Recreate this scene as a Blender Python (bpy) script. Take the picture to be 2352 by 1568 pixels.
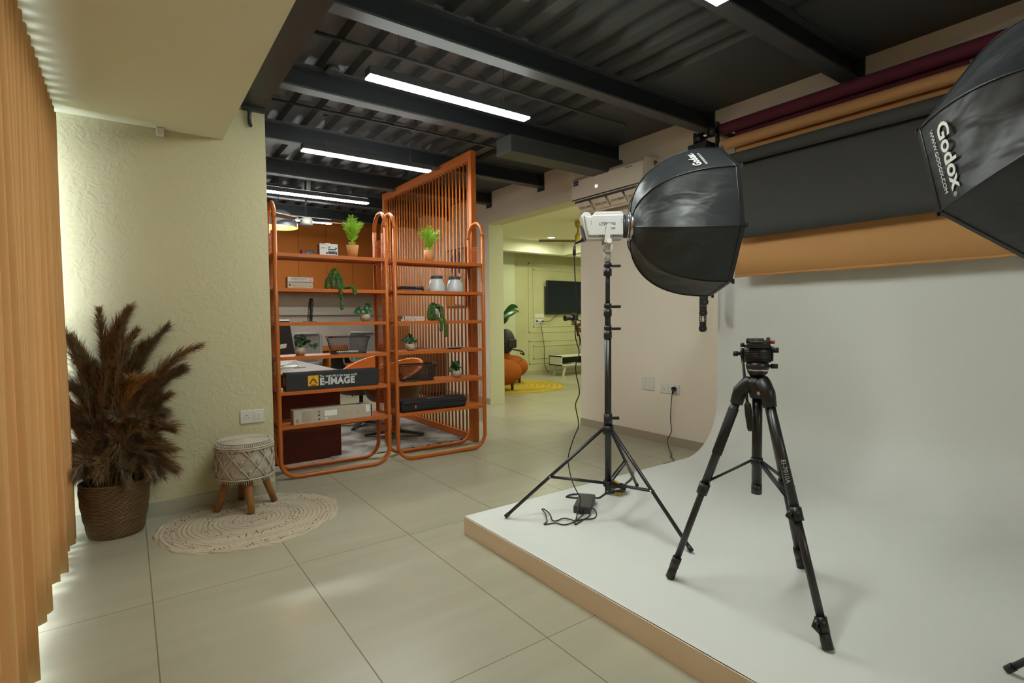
import bpy, bmesh, math, random
from mathutils import Vector, Matrix, Euler
PI = math.pi
R = math.radians
random.seed(7)
for o in list(bpy.data.objects):
    bpy.data.objects.remove(o, do_unlink=True)
S = bpy.context.scene
COL = S.collection

# ------------------------------------------------------------------ camera, exposure, light
cam_d = bpy.data.cameras.new('view'); cam = bpy.data.objects.new('view', cam_d); COL.objects.link(cam)
hd, pt, rl = R(35.9002), R(2.3884), R(-0.5959)
fw = Vector((math.sin(hd)*math.cos(pt), math.cos(hd)*math.cos(pt), -math.sin(pt)))
rt = Vector((math.cos(hd), -math.sin(hd), 0)); up = rt.cross(fw)
r2 = rt*math.cos(rl)+up*math.sin(rl); u2 = -rt*math.sin(rl)+up*math.cos(rl)
cam.matrix_world = Matrix(((r2.x, u2.x, -fw.x, 0), (r2.y, u2.y, -fw.y, 0), (r2.z, u2.z, -fw.z, 1.19), (0, 0, 0, 1)))
cam_d.sensor_width = 36; cam_d.lens = 36*1220.586/2352; cam_d.clip_start = .05; cam_d.clip_end = 60
S.camera = cam
S.view_settings.view_transform = 'Standard'; S.view_settings.look = 'None'
S.view_settings.gamma = 1; S.view_settings.exposure = 1.45; S.view_settings.use_curve_mapping = False
W = bpy.data.worlds.new('world'); S.world = W; W.use_nodes = True
W.node_tree.nodes['Background'].inputs[0].default_value = (.75, .87, 1, 1)
W.node_tree.nodes['Background'].inputs[1].default_value = .6
STRIP_E = 34          # emission of the hanging strip lamps
def area(name, loc, rot, sx, sy, power, col, spread=None):
    d = bpy.data.lights.new(name, 'AREA'); d.shape = 'RECTANGLE'; d.size = sx; d.size_y = sy; d.energy = power; d.color = col
    if spread: d.spread = spread
    o = bpy.data.objects.new(name, d); o.location = loc; o.rotation_euler = rot; COL.objects.link(o); return o
# daylight outside the curtained window
area('daylight', (-1.0, 1.2, 1.25), (0, R(-90), 0), 2.4, 6.0, 110, (.80, .92, 1.0))
# downlights of the room beyond the opening (their glowing discs are built further down)
DOWN = [(6.55, 7.75), (5.4, 5.0), (6.6, 5.8), (8.2, 5.8), (8.2, 7.4), (5.0, 3.4), (6.6, 3.4)]
for (x, y) in DOWN:
    area('downlight_glow', (x, y, 2.69), (0, 0, 0), .14, .14, 7, (.92, .95, .62))

# ------------------------------------------------------------------ materials
MATS = {}
def mat(key, col, rough=.6, metal=0, spec=.5, emit=None, es=0, bump=None, var=None, trans=0, coat=0, alpha=1):
    """bump=(scale,strength,distance[,type]); var=(scale, amount, colour2)"""
    if key in MATS: return MATS[key]
    m = bpy.data.materials.new(key); m.use_nodes = True; nt = m.node_tree; b = nt.nodes['Principled BSDF']
    b.inputs['Base Color'].default_value = (*col, 1); b.inputs['Roughness'].default_value = rough
    b.inputs['Metallic'].default_value = metal; b.inputs['Specular IOR Level'].default_value = spec
    b.inputs['Transmission Weight'].default_value = trans; b.inputs['Coat Weight'].default_value = coat
    b.inputs['Alpha'].default_value = alpha
    if emit: b.inputs['Emission Color'].default_value = (*emit, 1); b.inputs['Emission Strength'].default_value = es
    tc = nt.nodes.new('ShaderNodeTexCoord')
    if var:
        n = nt.nodes.new('ShaderNodeTexNoise'); n.inputs['Scale'].default_value = var[0]; n.inputs['Detail'].default_value = 4
        nt.links.new(tc.outputs['Object'], n.inputs['Vector'])
        rp = nt.nodes.new('ShaderNodeValToRGB'); rp.color_ramp.elements[0].position = .35; rp.color_ramp.elements[1].position = .65
        rp.color_ramp.elements[0].color = (*col, 1); rp.color_ramp.elements[1].color = (*var[1], 1)
        nt.links.new(n.outputs['Fac'], rp.inputs['Fac']); nt.links.new(rp.outputs['Color'], b.inputs['Base Color'])
    if bump:
        n = nt.nodes.new('ShaderNodeTexNoise'); n.inputs['Scale'].default_value = bump[0]; n.inputs['Detail'].default_value = 3
        nt.links.new(tc.outputs['Object'], n.inputs['Vector'])
        bn = nt.nodes.new('ShaderNodeBump'); bn.inputs['Strength'].default_value = bump[1]; bn.inputs['Distance'].default_value = bump[2]
        nt.links.new(n.outputs['Fac'], bn.inputs['Height']); nt.links.new(bn.outputs['Normal'], b.inputs['Normal'])
    MATS[key] = m; return m
def nodes(m): return m.node_tree, m.node_tree.nodes, m.node_tree.links, m.node_tree.nodes['Principled BSDF']
def math_n(N, L, op, a, b=None, c=None):
    n = N.new('ShaderNodeMath'); n.operation = op
    for i, v in enumerate((a, b, c)):
        if v is None: continue
        if isinstance(v, (int, float)): n.inputs[i].default_value = v
        else: L.new(v, n.inputs[i])
    return n.outputs[0]

def floor_mat():
    m = mat('floor_tiles', (.36, .345, .27), .30, spec=.45)
    nt, N, L, b = nodes(m)
    tc = [n for n in N if n.type == 'TEX_COORD'][0]; sp = N.new('ShaderNodeSeparateXYZ'); L.new(tc.outputs['Object'], sp.inputs[0])
    def line(o, off, per, w):
        t = math_n(N, L, 'DIVIDE', math_n(N, L, 'SUBTRACT', o, off), per)
        f = math_n(N, L, 'FRACT', t); d = math_n(N, L, 'MINIMUM', f, math_n(N, L, 'SUBTRACT', 1.0, f))
        return math_n(N, L, 'LESS_THAN', d, w/per/2)
    g = math_n(N, L, 'MAXIMUM', line(sp.outputs[0], .051, .5915, .0045), line(sp.outputs[1], .3, 1.2, .0035))
    n1 = N.new('ShaderNodeTexNoise'); n1.inputs['Scale'].default_value = 1.3; n1.inputs['Detail'].default_value = 5; L.new(tc.outputs['Object'], n1.inputs[0])
    mp = N.new('ShaderNodeMapping'); mp.inputs['Scale'].default_value = (.6, 6, 1); L.new(tc.outputs['Object'], mp.inputs[0])
    n2 = N.new('ShaderNodeTexNoise'); n2.inputs['Scale'].default_value = 1.5; L.new(mp.outputs[0], n2.inputs[0])
    fac = math_n(N, L, 'MULTIPLY', math_n(N, L, 'ADD', n1.outputs['Fac'], n2.outputs['Fac']), .5)
    rp = N.new('ShaderNodeValToRGB'); rp.color_ramp.elements[0].position = .35; rp.color_ramp.elements[1].position = .68
    rp.color_ramp.elements[0].color = (.345, .325, .235, 1); rp.color_ramp.elements[1].color = (.41, .39, .295, 1)
    L.new(fac, rp.inputs[0])
    mx = N.new('ShaderNodeMix'); mx.data_type = 'RGBA'; L.new(g, mx.inputs[0]); L.new(rp.outputs[0], mx.inputs[6]); mx.inputs[7].default_value = (.17, .15, .07, 1)
    L.new(mx.outputs[2], b.inputs['Base Color'])
    r = math_n(N, L, 'MULTIPLY_ADD', g, .4, .30); L.new(r, b.inputs['Roughness'])
    return m
def stucco_mat():
    m = mat('textured_wall', (.55, .51, .33), .8, spec=.2)
    nt, N, L, b = nodes(m)
    tc = [n for n in N if n.type == 'TEX_COORD'][0]
    v = N.new('ShaderNodeTexNoise'); v.inputs['Scale'].default_value = 19; v.inputs['Detail'].default_value = 5; v.inputs['Distortion'].default_value = .9
    L.new(tc.outputs['Object'], v.inputs[0])
    rp = N.new('ShaderNodeValToRGB'); rp.color_ramp.elements[0].position = .45; rp.color_ramp.elements[1].position = .62; L.new(v.outputs['Fac'], rp.inputs[0])
    f = N.new('ShaderNodeTexNoise'); f.inputs['Scale'].default_value = 70; L.new(tc.outputs['Object'], f.inputs[0])
    h = math_n(N, L, 'MULTIPLY_ADD', f.outputs['Fac'], .35, rp.outputs[0])
    bn = N.new('ShaderNodeBump'); bn.inputs['Strength'].default_value = .45; bn.inputs['Distance'].default_value = .0035
    L.new(h, bn.inputs['Height']); L.new(bn.outputs[0], b.inputs['Normal'])
    return m
def curtain_mat():
    m = mat('curtain_cloth', (.64, .42, .19), .85, spec=.1, bump=(60, .15, .004))
    nt, N, L, b = nodes(m)
    out = [n for n in N if n.type == 'OUTPUT_MATERIAL'][0]
    t = N.new('ShaderNodeBsdfTranslucent'); t.inputs[0].default_value = (.60, .32, .10, 1)
    mx = N.new('ShaderNodeMixShader'); mx.inputs[0].default_value = .24
    L.new(b.outputs[0], mx.inputs[1]); L.new(t.outputs[0], mx.inputs[2]); L.new(mx.outputs[0], out.inputs[0])
    return m
def wave_mat(key, c1, c2, scale, kind='RINGS', dist=3, axis='Z', rough=.8, bs=.3, bd=.003, mapping=None, spread=(.4, .6)):
    m = mat(key, c1, rough, spec=.25); nt, N, L, b = nodes(m)
    tc = [n for n in N if n.type == 'TEX_COORD'][0]
    src = tc.outputs['Object']
    if mapping: mp = N.new('ShaderNodeMapping'); mp.inputs['Scale'].default_value = mapping; L.new(src, mp.inputs[0]); src = mp.outputs[0]
    w = N.new('ShaderNodeTexWave'); w.wave_type = kind; w.inputs['Scale'].default_value = scale; w.inputs['Distortion'].default_value = dist
    w.inputs['Detail'].default_value = 2
    if kind == 'RINGS': w.rings_direction = axis
    else: w.bands_direction = axis
    L.new(src, w.inputs[0])
    rp = N.new('ShaderNodeValToRGB'); rp.color_ramp.elements[0].position = spread[0]; rp.color_ramp.elements[1].position = spread[1]
    rp.color_ramp.elements[0].color = (*c2, 1); rp.color_ramp.elements[1].color = (*c1, 1)
    L.new(w.outputs['Fac'], rp.inputs[0]); L.new(rp.outputs[0], b.inputs['Base Color'])
    bn = N.new('ShaderNodeBump'); bn.inputs['Strength'].default_value = bs; bn.inputs['Distance'].default_value = bd
    L.new(w.outputs['Fac'], bn.inputs['Height']); L.new(bn.outputs[0], b.inputs['Normal'])
    return m
def fabric_black():
    m = mat('black_nylon', (.014, .016, .017), .45, spec=.55); nt, N, L, b = nodes(m)
    tc = [n for n in N if n.type == 'TEX_COORD'][0]
    n = N.new('ShaderNodeTexNoise'); n.inputs['Scale'].default_value = 8; n.inputs['Detail'].default_value = 2; n.inputs['Distortion'].default_value = .5
    mp = N.new('ShaderNodeMapping'); mp.inputs['Scale'].default_value = (.7, 1, 1.4); L.new(tc.outputs['Object'], mp.inputs[0]); L.new(mp.outputs[0], n.inputs[0])
    bn = N.new('ShaderNodeBump'); bn.inputs['Strength'].default_value = .35; bn.inputs['Distance'].default_value = .03
    L.new(n.outputs['Fac'], bn.inputs['Height']); L.new(bn.outputs[0], b.inputs['Normal'])
    return m
def rug_tree_mat():
    m = mat('woodgrain_rug', (.42, .39, .36), .95, spec=.1); nt, N, L, b = nodes(m)
    tc = [n for n in N if n.type == 'TEX_COORD'][0]
    w = N.new('ShaderNodeTexWave'); w.wave_type = 'RINGS'; w.rings_direction = 'Z'; w.inputs['Scale'].default_value = 11; w.inputs['Distortion'].default_value = 3.2; w.inputs['Detail'].default_value = 2; w.inputs['Detail Scale'].default_value = .9
    mp = N.new('ShaderNodeMapping'); mp.inputs['Location'].default_value = (.25, .9, 0); mp.inputs['Scale'].default_value = (.8, 1.5, 1)
    L.new(tc.outputs['Object'], mp.inputs[0]); L.new(mp.outputs[0], w.inputs[0])
    rp = N.new('ShaderNodeValToRGB'); rp.color_ramp.elements[0].position = .12; rp.color_ramp.elements[1].position = .42
    rp.color_ramp.elements[0].color = (.05, .035, .03, 1); rp.color_ramp.elements[1].color = (.44, .43, .42, 1)
    L.new(w.outputs['Fac'], rp.inputs[0])
    n = N.new('ShaderNodeTexNoise'); n.inputs['Scale'].default_value = 3.2; n.inputs['Detail'].default_value = 5; L.new(tc.outputs['Object'], n.inputs[0])
    r3 = N.new('ShaderNodeValToRGB'); r3.color_ramp.elements[0].position = .42; r3.color_ramp.elements[1].position = .55
    r3.color_ramp.elements[0].color = (.35, .27, .22, 1); r3.color_ramp.elements[1].color = (1, 1, 1, 1); L.new(n.outputs['Fac'], r3.inputs[0])
    mx = N.new('ShaderNodeMix'); mx.data_type = 'RGBA'; mx.blend_type = 'MULTIPLY'; mx.inputs[0].default_value = .8
    L.new(rp.outputs[0], mx.inputs[6]); L.new(r3.outputs[0], mx.inputs[7]); L.new(mx.outputs[2], b.inputs['Base Color'])
    return m

M_FLOOR = floor_mat(); M_STUC = stucco_mat(); M_CURT = curtain_mat(); M_NYL = fabric_black(); M_RUGT = rug_tree_mat()
M_PINK = mat('pink_beige_paint', (.72, .64, .53), .75, spec=.2)
M_CREAM = mat('cream_paint', (.62, .61, .43), .75, spec=.2)
M_TVW = mat('straw_wall', (.44, .43, .25), .8, spec=.2, var=(3, (.48, .47, .29)))
M_SOFF = mat('soffit_paint', (.74, .75, .58), .85, spec=.15)
M_BLK = mat('black_ceiling_paint', (.065, .067, .07), .5, spec=.4)
M_BEAM = mat('black_beam_paint', (.020, .023, .025), .4, spec=.5)
M_CYC = mat('studio_white', (.66, .67, .63), .55, spec=.35)
M_CYCS = mat('platform_side_pink', (.88, .77, .64), .6)
M_CONC = mat('concrete_wall', (.36, .33, .29), .8, var=(2.5, (.44, .40, .36)))
M_ORG = mat('orange_metal', (.46, .115, .016), .38, spec=.4)
M_ORGP = mat('orange_panel', (.40, .115, .018), .7, spec=.2)
M_RED = mat('oxblood_panel', (.11, .018, .009), .5, spec=.3)
M_BLACK = mat('black_plastic', (.012, .012, .013), .4)
M_BLKM = mat('black_metal', (.014, .0145, .016), .35, spec=.6)
M_DARK = mat('dark_grey', (.05, .05, .055), .5)
M_WHITE = mat('white_plastic', (.72, .72, .70), .4)
M_SWITCH = mat('switch_white', (.62, .61, .56), .35)
M_STEEL = mat('steel', (.6, .6, .6), .25, metal=1)
M_WOODL = mat('leg_wood', (.34, .15, .035), .45, var=(9, (.24, .10, .03)))
M_MACR = mat('macrame_cotton', (.50, .45, .37), .9, spec=.1, bump=(220, .4, .002))
M_GREENL = mat('palm_green', (.24, .46, .02), .5)
M_PALMS = mat('palm_stem', (.38, .30, .05), .6)
M_IVY = mat('ivy_green', (.018, .075, .018), .45)
M_IVYB = mat('ivy_bright_green', (.03, .15, .025), .45)
M_SUCC = mat('succulent_green', (.05, .12, .012), .5)
M_TERRA = mat('terracotta', (.50, .21, .065), .7)
M_CERAM = mat('speckled_ceramic', (.40, .35, .27), .45, var=(60, (.34, .29, .22)))
M_GREYM = mat('grey_chair_plastic', (.17, .175, .165), .5)
M_DIFF = mat('strip_glow', (1, 1, 1), .5, emit=(.93, 1, .94), es=STRIP_E)
M_DIFFU = mat('strip_uplight', (1, 1, 1), .5, emit=(.93, 1, .98), es=1.2)
M_PAPW = mat('book_paper', (.45, .36, .24), .8)
M_LABEL = mat('label_white', (.75, .75, .72), .5)
M_YEL = mat('yellow_strap', (.75, .48, .01), .5)
M_DKRED = mat('red_mark', (.45, .02, .02), .5)

# ------------------------------------------------------------------ mesh helpers
class MB:
    def __init__(s): s.b = bmesh.new()
    def face(s, pts, smooth=False):
        f = s.b.faces.new([s.b.verts.new(p) for p in pts]); f.smooth = smooth; return f
    def box(s, c, d, rz=0, m=None, bev=0):
        x, y, z = d[0]/2, d[1]/2, d[2]/2; T = (Matrix.Translation(c) @ Matrix.Rotation(rz, 4, 'Z')) if m is None else m @ Matrix.Translation(c)
        g = bmesh.ops.create_cube(s.b, size=1, matrix=T @ Matrix.Diagonal((d[0], d[1], d[2], 1)))
        if bev:
            es = list({e for v in g['verts'] for e in v.link_edges})
            bmesh.ops.bevel(s.b, geom=es, offset=bev, segments=2, affect='EDGES', profile=.5)
        return s
    def b2(s, a, b, bev=0): return s.box([(a[i]+b[i])/2 for i in range(3)], [abs(b[i]-a[i]) for i in range(3)], bev=bev)
    def cyl(s, a, b, r, r1=None, n=16, cap=True):
        a, b = Vector(a), Vector(b); r1 = r if r1 is None else r1
        return s.tube([a, b], [r, r1], n, cap)
    def tube(s, pts, r, n=10, cap=True, closed=False):
        pts = [Vector(p) for p in pts]; N = len(pts); rs = r if isinstance(r, (list, tuple)) else [r]*N
        t0 = (pts[1]-pts[0]).normalized(); nn = t0.orthogonal().normalized(); rings = []
        for i in range(N):
            if closed: t = (pts[(i+1) % N]-pts[i-1]).normalized()
            elif i == 0: t = t0
            elif i == N-1: t = (pts[-1]-pts[-2]).normalized()
            else:
                t = ((pts[i+1]-pts[i]).normalized()+(pts[i]-pts[i-1]).normalized())
                t = t.normalized() if t.length > 1e-6 else (pts[i+1]-pts[i]).normalized()
            nn = (nn - t*nn.dot(t)); nn = nn.normalized() if nn.length > 1e-6 else t.orthogonal().normalized()
            bb = t.cross(nn)
            rings.append([s.b.verts.new(pts[i]+(nn*math.cos(2*PI*k/n)+bb*math.sin(2*PI*k/n))*rs[i]) for k in range(n)])
        for i in range(N if closed else N-1):
            A, Bq = rings[i], rings[(i+1) % N]
            for k in range(n):
                f = s.b.faces.new((A[k], A[(k+1) % n], Bq[(k+1) % n], Bq[k])); f.smooth = True
        if cap and not closed and n > 2:
            s.b.faces.new(rings[0][::-1]); s.b.faces.new(rings[-1])
        return s
    def lathe(s, prof, n=32, c=(0, 0, 0), m=None, smooth=True, cap=True):
        """prof: list of (r,z)"""
        T = m if m is not None else Matrix.Translation(c); rings = []
        for (r, z) in prof:
            rings.append([s.b.verts.new(T @ Vector((r*math.cos(2*PI*k/n), r*math.sin(2*PI*k/n), z))) for k in range(n)])
        for A, Bq in zip(rings, rings[1:]):
            for k in range(n):
                f = s.b.faces.new((A[k], A[(k+1) % n], Bq[(k+1) % n], Bq[k])); f.smooth = smooth
        if cap:
            if prof[0][0] > 1e-4: s.b.faces.new(rings[0][::-1])
            if prof[-1][0] > 1e-4: s.b.faces.new(rings[-1])
        return s
    def prism(s, poly, a, b, axis='z', m=None):
        """poly of 2-D points extruded from a to b along axis"""
        def P(p, h): 
            v = {'z': (p[0], p[1], h), 'y': (p[0], h, p[1]), 'x': (h, p[0], p[1])}[axis]
            return m @ Vector(v) if m is not None else v
        A = [s.b.verts.new(P(p, a)) for p in poly]; Bq = [s.b.verts.new(P(p, b)) for p in poly]; n = len(poly)
        s.b.faces.new(A); s.b.faces.new(Bq[::-1])
        for k in range(n): s.b.faces.new((A[k], Bq[k], Bq[(k+1) % n], A[(k+1) % n]))
        return s
    def grid(s, fn, nu, nv, smooth=True):
        V = [[s.b.verts.new(fn(i/nu, j/nv)) for j in range(nv+1)] for i in range(nu+1)]
        for i in range(nu):
            for j in range(nv):
                f = s.b.faces.new((V[i][j], V[i+1][j], V[i+1][j+1], V[i][j+1])); f.smooth = smooth
        return s
    def sphere(s, c, r, sc=(1, 1, 1), n=16, m=None):
        T = Matrix.Translation(c) @ Matrix.Diagonal((*sc, 1)); T = m @ T if m is not None else T
        g = bmesh.ops.create_uvsphere(s.b, u_segments=n, v_segments=max(6, n//2), radius=r, matrix=T)
        for v in g['verts']:
            for f in v.link_faces: f.smooth = True
        return s
    def build(s, name, m, parent=None, loc=None, rot=None, smooth_angle=None, normals=True):
        if normals: bmesh.ops.recalc_face_normals(s.b, faces=s.b.faces[:])
        me = bpy.data.meshes.new(name); s.b.to_mesh(me); s.b.free()
        me.materials.append(m); o = bpy.data.objects.new(name, me); COL.objects.link(o)
        if parent: o.parent = parent
        if loc is not None: o.location = loc
        if rot is not None: o.rotation_euler = rot
        return o
def tag(o, label, cat, group=None, kind=None):
    o['label'] = label; o['category'] = cat
    if group: o['group'] = group
    if kind: o['kind'] = kind
    return o
def thing(name, label, cat, loc=(0, 0, 0), rz=0, group=None, rot=None):
    o = bpy.data.objects.new(name, None); o.empty_display_size = .1; COL.objects.link(o)
    o.location = loc; o.rotation_euler = rot if rot else (0, 0, rz)
    return tag(o, label, cat, group)
def struct(mb, name, m):
    o = mb.build(name, m); o['kind'] = 'structure'; return o
def text(s, size, m, parent, loc, rot=None, mw=None, name='lettering', ext=.0006, align='LEFT', sx=1, bold=0, label=None, space=1.0):
    c = bpy.data.curves.new('t', 'FONT'); c.body = s; c.size = size; c.extrude = ext; c.align_x = align; c.align_y = 'BOTTOM_BASELINE'; c.offset = bold; c.space_character = space; c.resolution_u = 3
    t = bpy.data.objects.new('t', c); COL.objects.link(t)
    dg = bpy.context.evaluated_depsgraph_get(); dg.update()
    me = bpy.data.meshes.new_from_object(t.evaluated_get(dg)); bpy.data.objects.remove(t, do_unlink=True)
    me.materials.clear(); me.materials.append(m); me.name = name
    if sx != 1: me.transform(Matrix.Diagonal((sx, 1, 1, 1)))
    o = bpy.data.objects.new(name, me); COL.objects.link(o)
    if parent: o.parent = parent
    if mw is not None: o.matrix_local = mw
    else: o.location = loc; o.rotation_euler = rot or (R(90), 0, 0)
    if label: o['label'] = label
    return o
def copy_tree(o, parent=None):
    c = o.copy(); COL.objects.link(c); c.parent = parent
    for ch in list(o.children): copy_tree(ch, c)
    return c
def arc(c, r, a0, a1, n, ax='xz', oth=0):
    out = []
    for i in range(n+1):
        a = a0+(a1-a0)*i/n; p, q = c[0]+r*math.cos(a), c[1]+r*math.sin(a)
        out.append({'xz': (p, oth, q), 'yz': (oth, p, q), 'xy': (p, q, oth)}[ax])
    return out
def smooth_path(pts, sub=6):
    pts = [Vector(p) for p in pts]; out = []
    P = [pts[0]*2-pts[1]]+pts+[pts[-1]*2-pts[-2]]
    for i in range(1, len(P)-2):
        p0, p1, p2, p3 = P[i-1:i+3]
        for k in range(sub):
            t = k/sub; out.append(.5*((2*p1)+(-p0+p2)*t+(2*p0-5*p1+4*p2-p3)*t*t+(-p0+3*p1-3*p2+p3)*t**3))
    out.append(pts[-1]); return out

# ================================================================== THE SETTING
WX = 4.084; CZ = 2.93; TZ = 2.527
struct(MB().b2((-.8, -3.6, -.1), (10.5, 10, 0)), 'floor', M_FLOOR)
# steel deck ceiling: folded sheet, ribs along Y, then a flat soffit next to the right wall
mb = MB(); prof = []; x = -.7; p = .205
while x < 3.15:
    prof += [(x, CZ), (x+.085, CZ), (x+.105, CZ+.05), (x+.185, CZ+.05)]; x += p
prof += [(x, CZ), (WX+.3, CZ), (WX+.3, CZ+.12), (-.7, CZ+.12)]
mb.prism(prof, -3.6, 9.8, 'y'); struct(mb, 'ceiling', M_BLK)
struct(MB().b2((-.7, -3.6, 2.375), (.545, 3.93, 2.60)), 'ceiling_left', M_SOFF)
# textured partition
struct(MB().b2((-.7, 3.93, 0), (.80, 4.07, 2.61)), 'wall_front', M_STUC)
struct(MB().b2((-.7, 3.918, 0), (.80, 3.93, .085)), 'baseboard_front', mat('skirting_tile', (.40, .38, .29), .35))
# right wall with its opening, one piece
wall = MB().b2((WX, -3.6, 0), (WX+.235, 4.33, CZ)).b2((WX, 4.33, TZ), (WX+.235, 6.18, CZ)).b2((WX, 6.18, 0), (WX+.235, 9.6, CZ))
struct(wall, 'wall_right', M_PINK)
# cream linings of the opening
rv = MB().b2((WX+.003, 6.172, 0), (WX+.245, 6.18, TZ)).b2((WX+.003, 4.33, TZ-.008), (WX+.245, 6.18, TZ))
struct(rv, 'trim_1', M_CREAM)
struct(MB().b2((WX-.012, 2.53, 0), (WX, 4.335, .083)).b2((WX-.012, 6.18, 0), (WX, 9.5, .083)), 'baseboard_right', mat('skirting_beige', (.34, .29, .21), .4))
struct(MB().b2((-.8, -3.7, 0), (WX+.2, -3.6, CZ+.1)), 'wall_rear', M_STUC)
# window wall and window behind the curtain
ww = MB().b2((-.75, -3.6, 0), (-.62, -1.9, CZ)).b2((-.75, 3.85, 0), (-.62, 3.93, CZ)).b2((-.75, -1.9, 2.3), (-.62, 3.85, CZ)).b2((-.75, -1.9, 0), (-.62, 3.85, .03))
struct(ww, 'wall_window', M_SOFF)
wf = MB()
for y in (-1.9, -.02, 1.88, 3.79): wf.b2((-.72, y, .03), (-.67, y+.06, 2.3))
wf.b2((-.72, -1.9, .03), (-.67, 3.85, .09)).b2((-.72, -1.9, 2.24), (-.67, 3.85, 2.3))
fr = struct(wf, 'window_1', M_WHITE)
gm = mat('window_glass', (1, 1, 1), 0, trans=1); gm.node_tree.nodes['Principled BSDF'].inputs['IOR'].default_value = 1.0
MB().b2((-.698, -1.87, .06), (-.694, 3.82, 2.27)).build('window_pane', gm, fr)
# office shell
struct(MB().b2((-.8, 9.55, 0), (WX+.3, 9.65, CZ+.1)), 'wall_back', M_CONC)
struct(MB().b2((-.8, 4.07, 0), (-.7, 9.6, CZ+.1)), 'wall_left', M_CONC)
# room beyond the opening
struct(MB().b2((WX+.235, 8.9, 0), (10.2, 9.0, 2.9)), 'wall_far', M_TVW)
struct(MB().b2((WX+.235, 8.86, 0), (6.50, 8.9, 2.9)), 'trim_2', mat('pale_green_paint', (.52, .55, .40), .75))
struct(MB().b2((10.1, 2.4, 0), (10.2, 9.0, 2.9)), 'wall_east', M_CREAM)
struct(MB().b2((WX+.235, 2.3, 0), (10.2, 2.4, 2.9)), 'wall_south', M_CREAM)
struct(MB().b2((WX+.235, 2.4, 2.74), (10.2, 9.0, 2.85)), 'ceiling_far', mat('cream_ceiling', (.86, .85, .66), .8))
struct(MB().b2((WX+.235, 8.3, 2.5), (10.1, 8.48, 2.74)).b2((7.33, 2.4, 2.5), (7.5, 8.3, 2.74)), 'trim_3', mat('tray_white', (.80, .82, .68), .8))
struct(MB().b2((6.50, 8.885, 0), (10.1, 8.9, .09)), 'baseboard_far', mat('skirting_grey', (.36, .34, .22), .5))
mo = MB()
def mould(x0, x1, z0, z1, w=.022):
    mo.b2((x0, 8.891, z0), (x1, 8.9, z0+w)).b2((x0, 8.891, z1-w), (x1, 8.9, z1)).b2((x0, 8.891, z0), (x0+w, 8.9, z1)).b2((x1-w, 8.891, z0), (x1, 8.9, z1))
mould(6.88, 9.9, .90, 2.37); mould(7.0, 9.78, 1.02, 2.25); mould(6.88, 9.9, .235, .735); mould(7.0, 9.78, .34, .625)
struct(mo, 'trim_4', M_TVW)
# steel beams
for i, (y, lb) in enumerate(((.43, 'black steel ceiling beam above and behind the viewer, nearest of the row'), (1.56, 'black steel ceiling beam running into the wall above the maroon paper roll'), (2.69, 'long black steel beam between the two nearest strip lamps, ending above the roll brackets'),
        (3.775, 'black steel ceiling beam ending just above the air conditioner, behind the first hanging strip lamp'), (4.96, 'black steel beam whose end notches the pink wall left of the air conditioner'), (6.09, 'black steel ceiling beam ending at the left top corner of the cream opening'),
        (7.22, 'black ceiling beam deep in the office above the ceiling fan'), (8.35, 'farthest black ceiling beam near the orange wall cabinets'))):
    t = thing('ceiling_beam', lb, 'beam', (0, y, 0), group='steel ceiling beams')
    MB().b2((.55, 0, 2.765), (WX, .1, 2.777)).b2((.55, 0, 2.918), (WX, .1, 2.93)).build('flange', M_BLK, t)
    MB().b2((.55, .044, 2.77), (WX, .056, 2.925)).b2((WX-.012, -.01, 2.72), (WX, .11, 2.93)).build('web', M_BEAM, t)
t = tag(MB().b2((.56, -3.6, 2.61), (.795, 4.05, 2.93)).build('edge_beam', M_BEAM), 'black beam running beside the low cream ceiling down to the green textured wall', 'beam')
t = thing('beam_bracket', 'torn black bracket sticking down from beam end onto textured wall', 'bracket', (.72, 3.92, 2.61))
MB().b2((-.06, -.03, -.02), (.075, .01, .01)).build('plate', M_BEAM, t)
MB().tube(smooth_path([(-.05, -.01, 0), (-.02, -.02, -.03), (-.02, -.015, -.09), (-.01, -.02, -.13)]), [.012]*18+[.006], 8).build('hook', M_BEAM, t)
tag(MB().b2((2.69, 3.70, 2.62), (WX-.012, 3.92, 2.765), bev=.004).build('duct_box', mat('duct_grey', (.045, .048, .045), .5)), 'dark boxed duct under the beam left of the air conditioner', 'duct')
tag(MB().tube([(.8, 3.28, 2.90), (WX-.45, 3.28, 2.90), (WX-.43, 3.28, 2.84)], .012, 8).build('conduit_pipe', M_BLK), 'thin black conduit pipe under ceiling beside the nearest hanging lamp', 'pipe')
tag(MB().tube([(.8, 4.45, 2.905), (WX, 4.45, 2.905)], .011, 8).build('conduit_pipe', M_BLK), 'thin black conduit pipe crossing ceiling above the second strip lamp', 'pipe')
for i, (x, y) in enumerate(((1.78, 2.72), (1.45, 3.42))):
    tag(MB().lathe([(.045, 0), (.045, .03), (.03, .04)], 20, (x-.25, y+.3, 2.89)).build('junction_box', M_BLK), ('round black junction box between the two nearest beams', 'round black junction box above the left end of the nearest lamp')[i], 'junction box')

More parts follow.
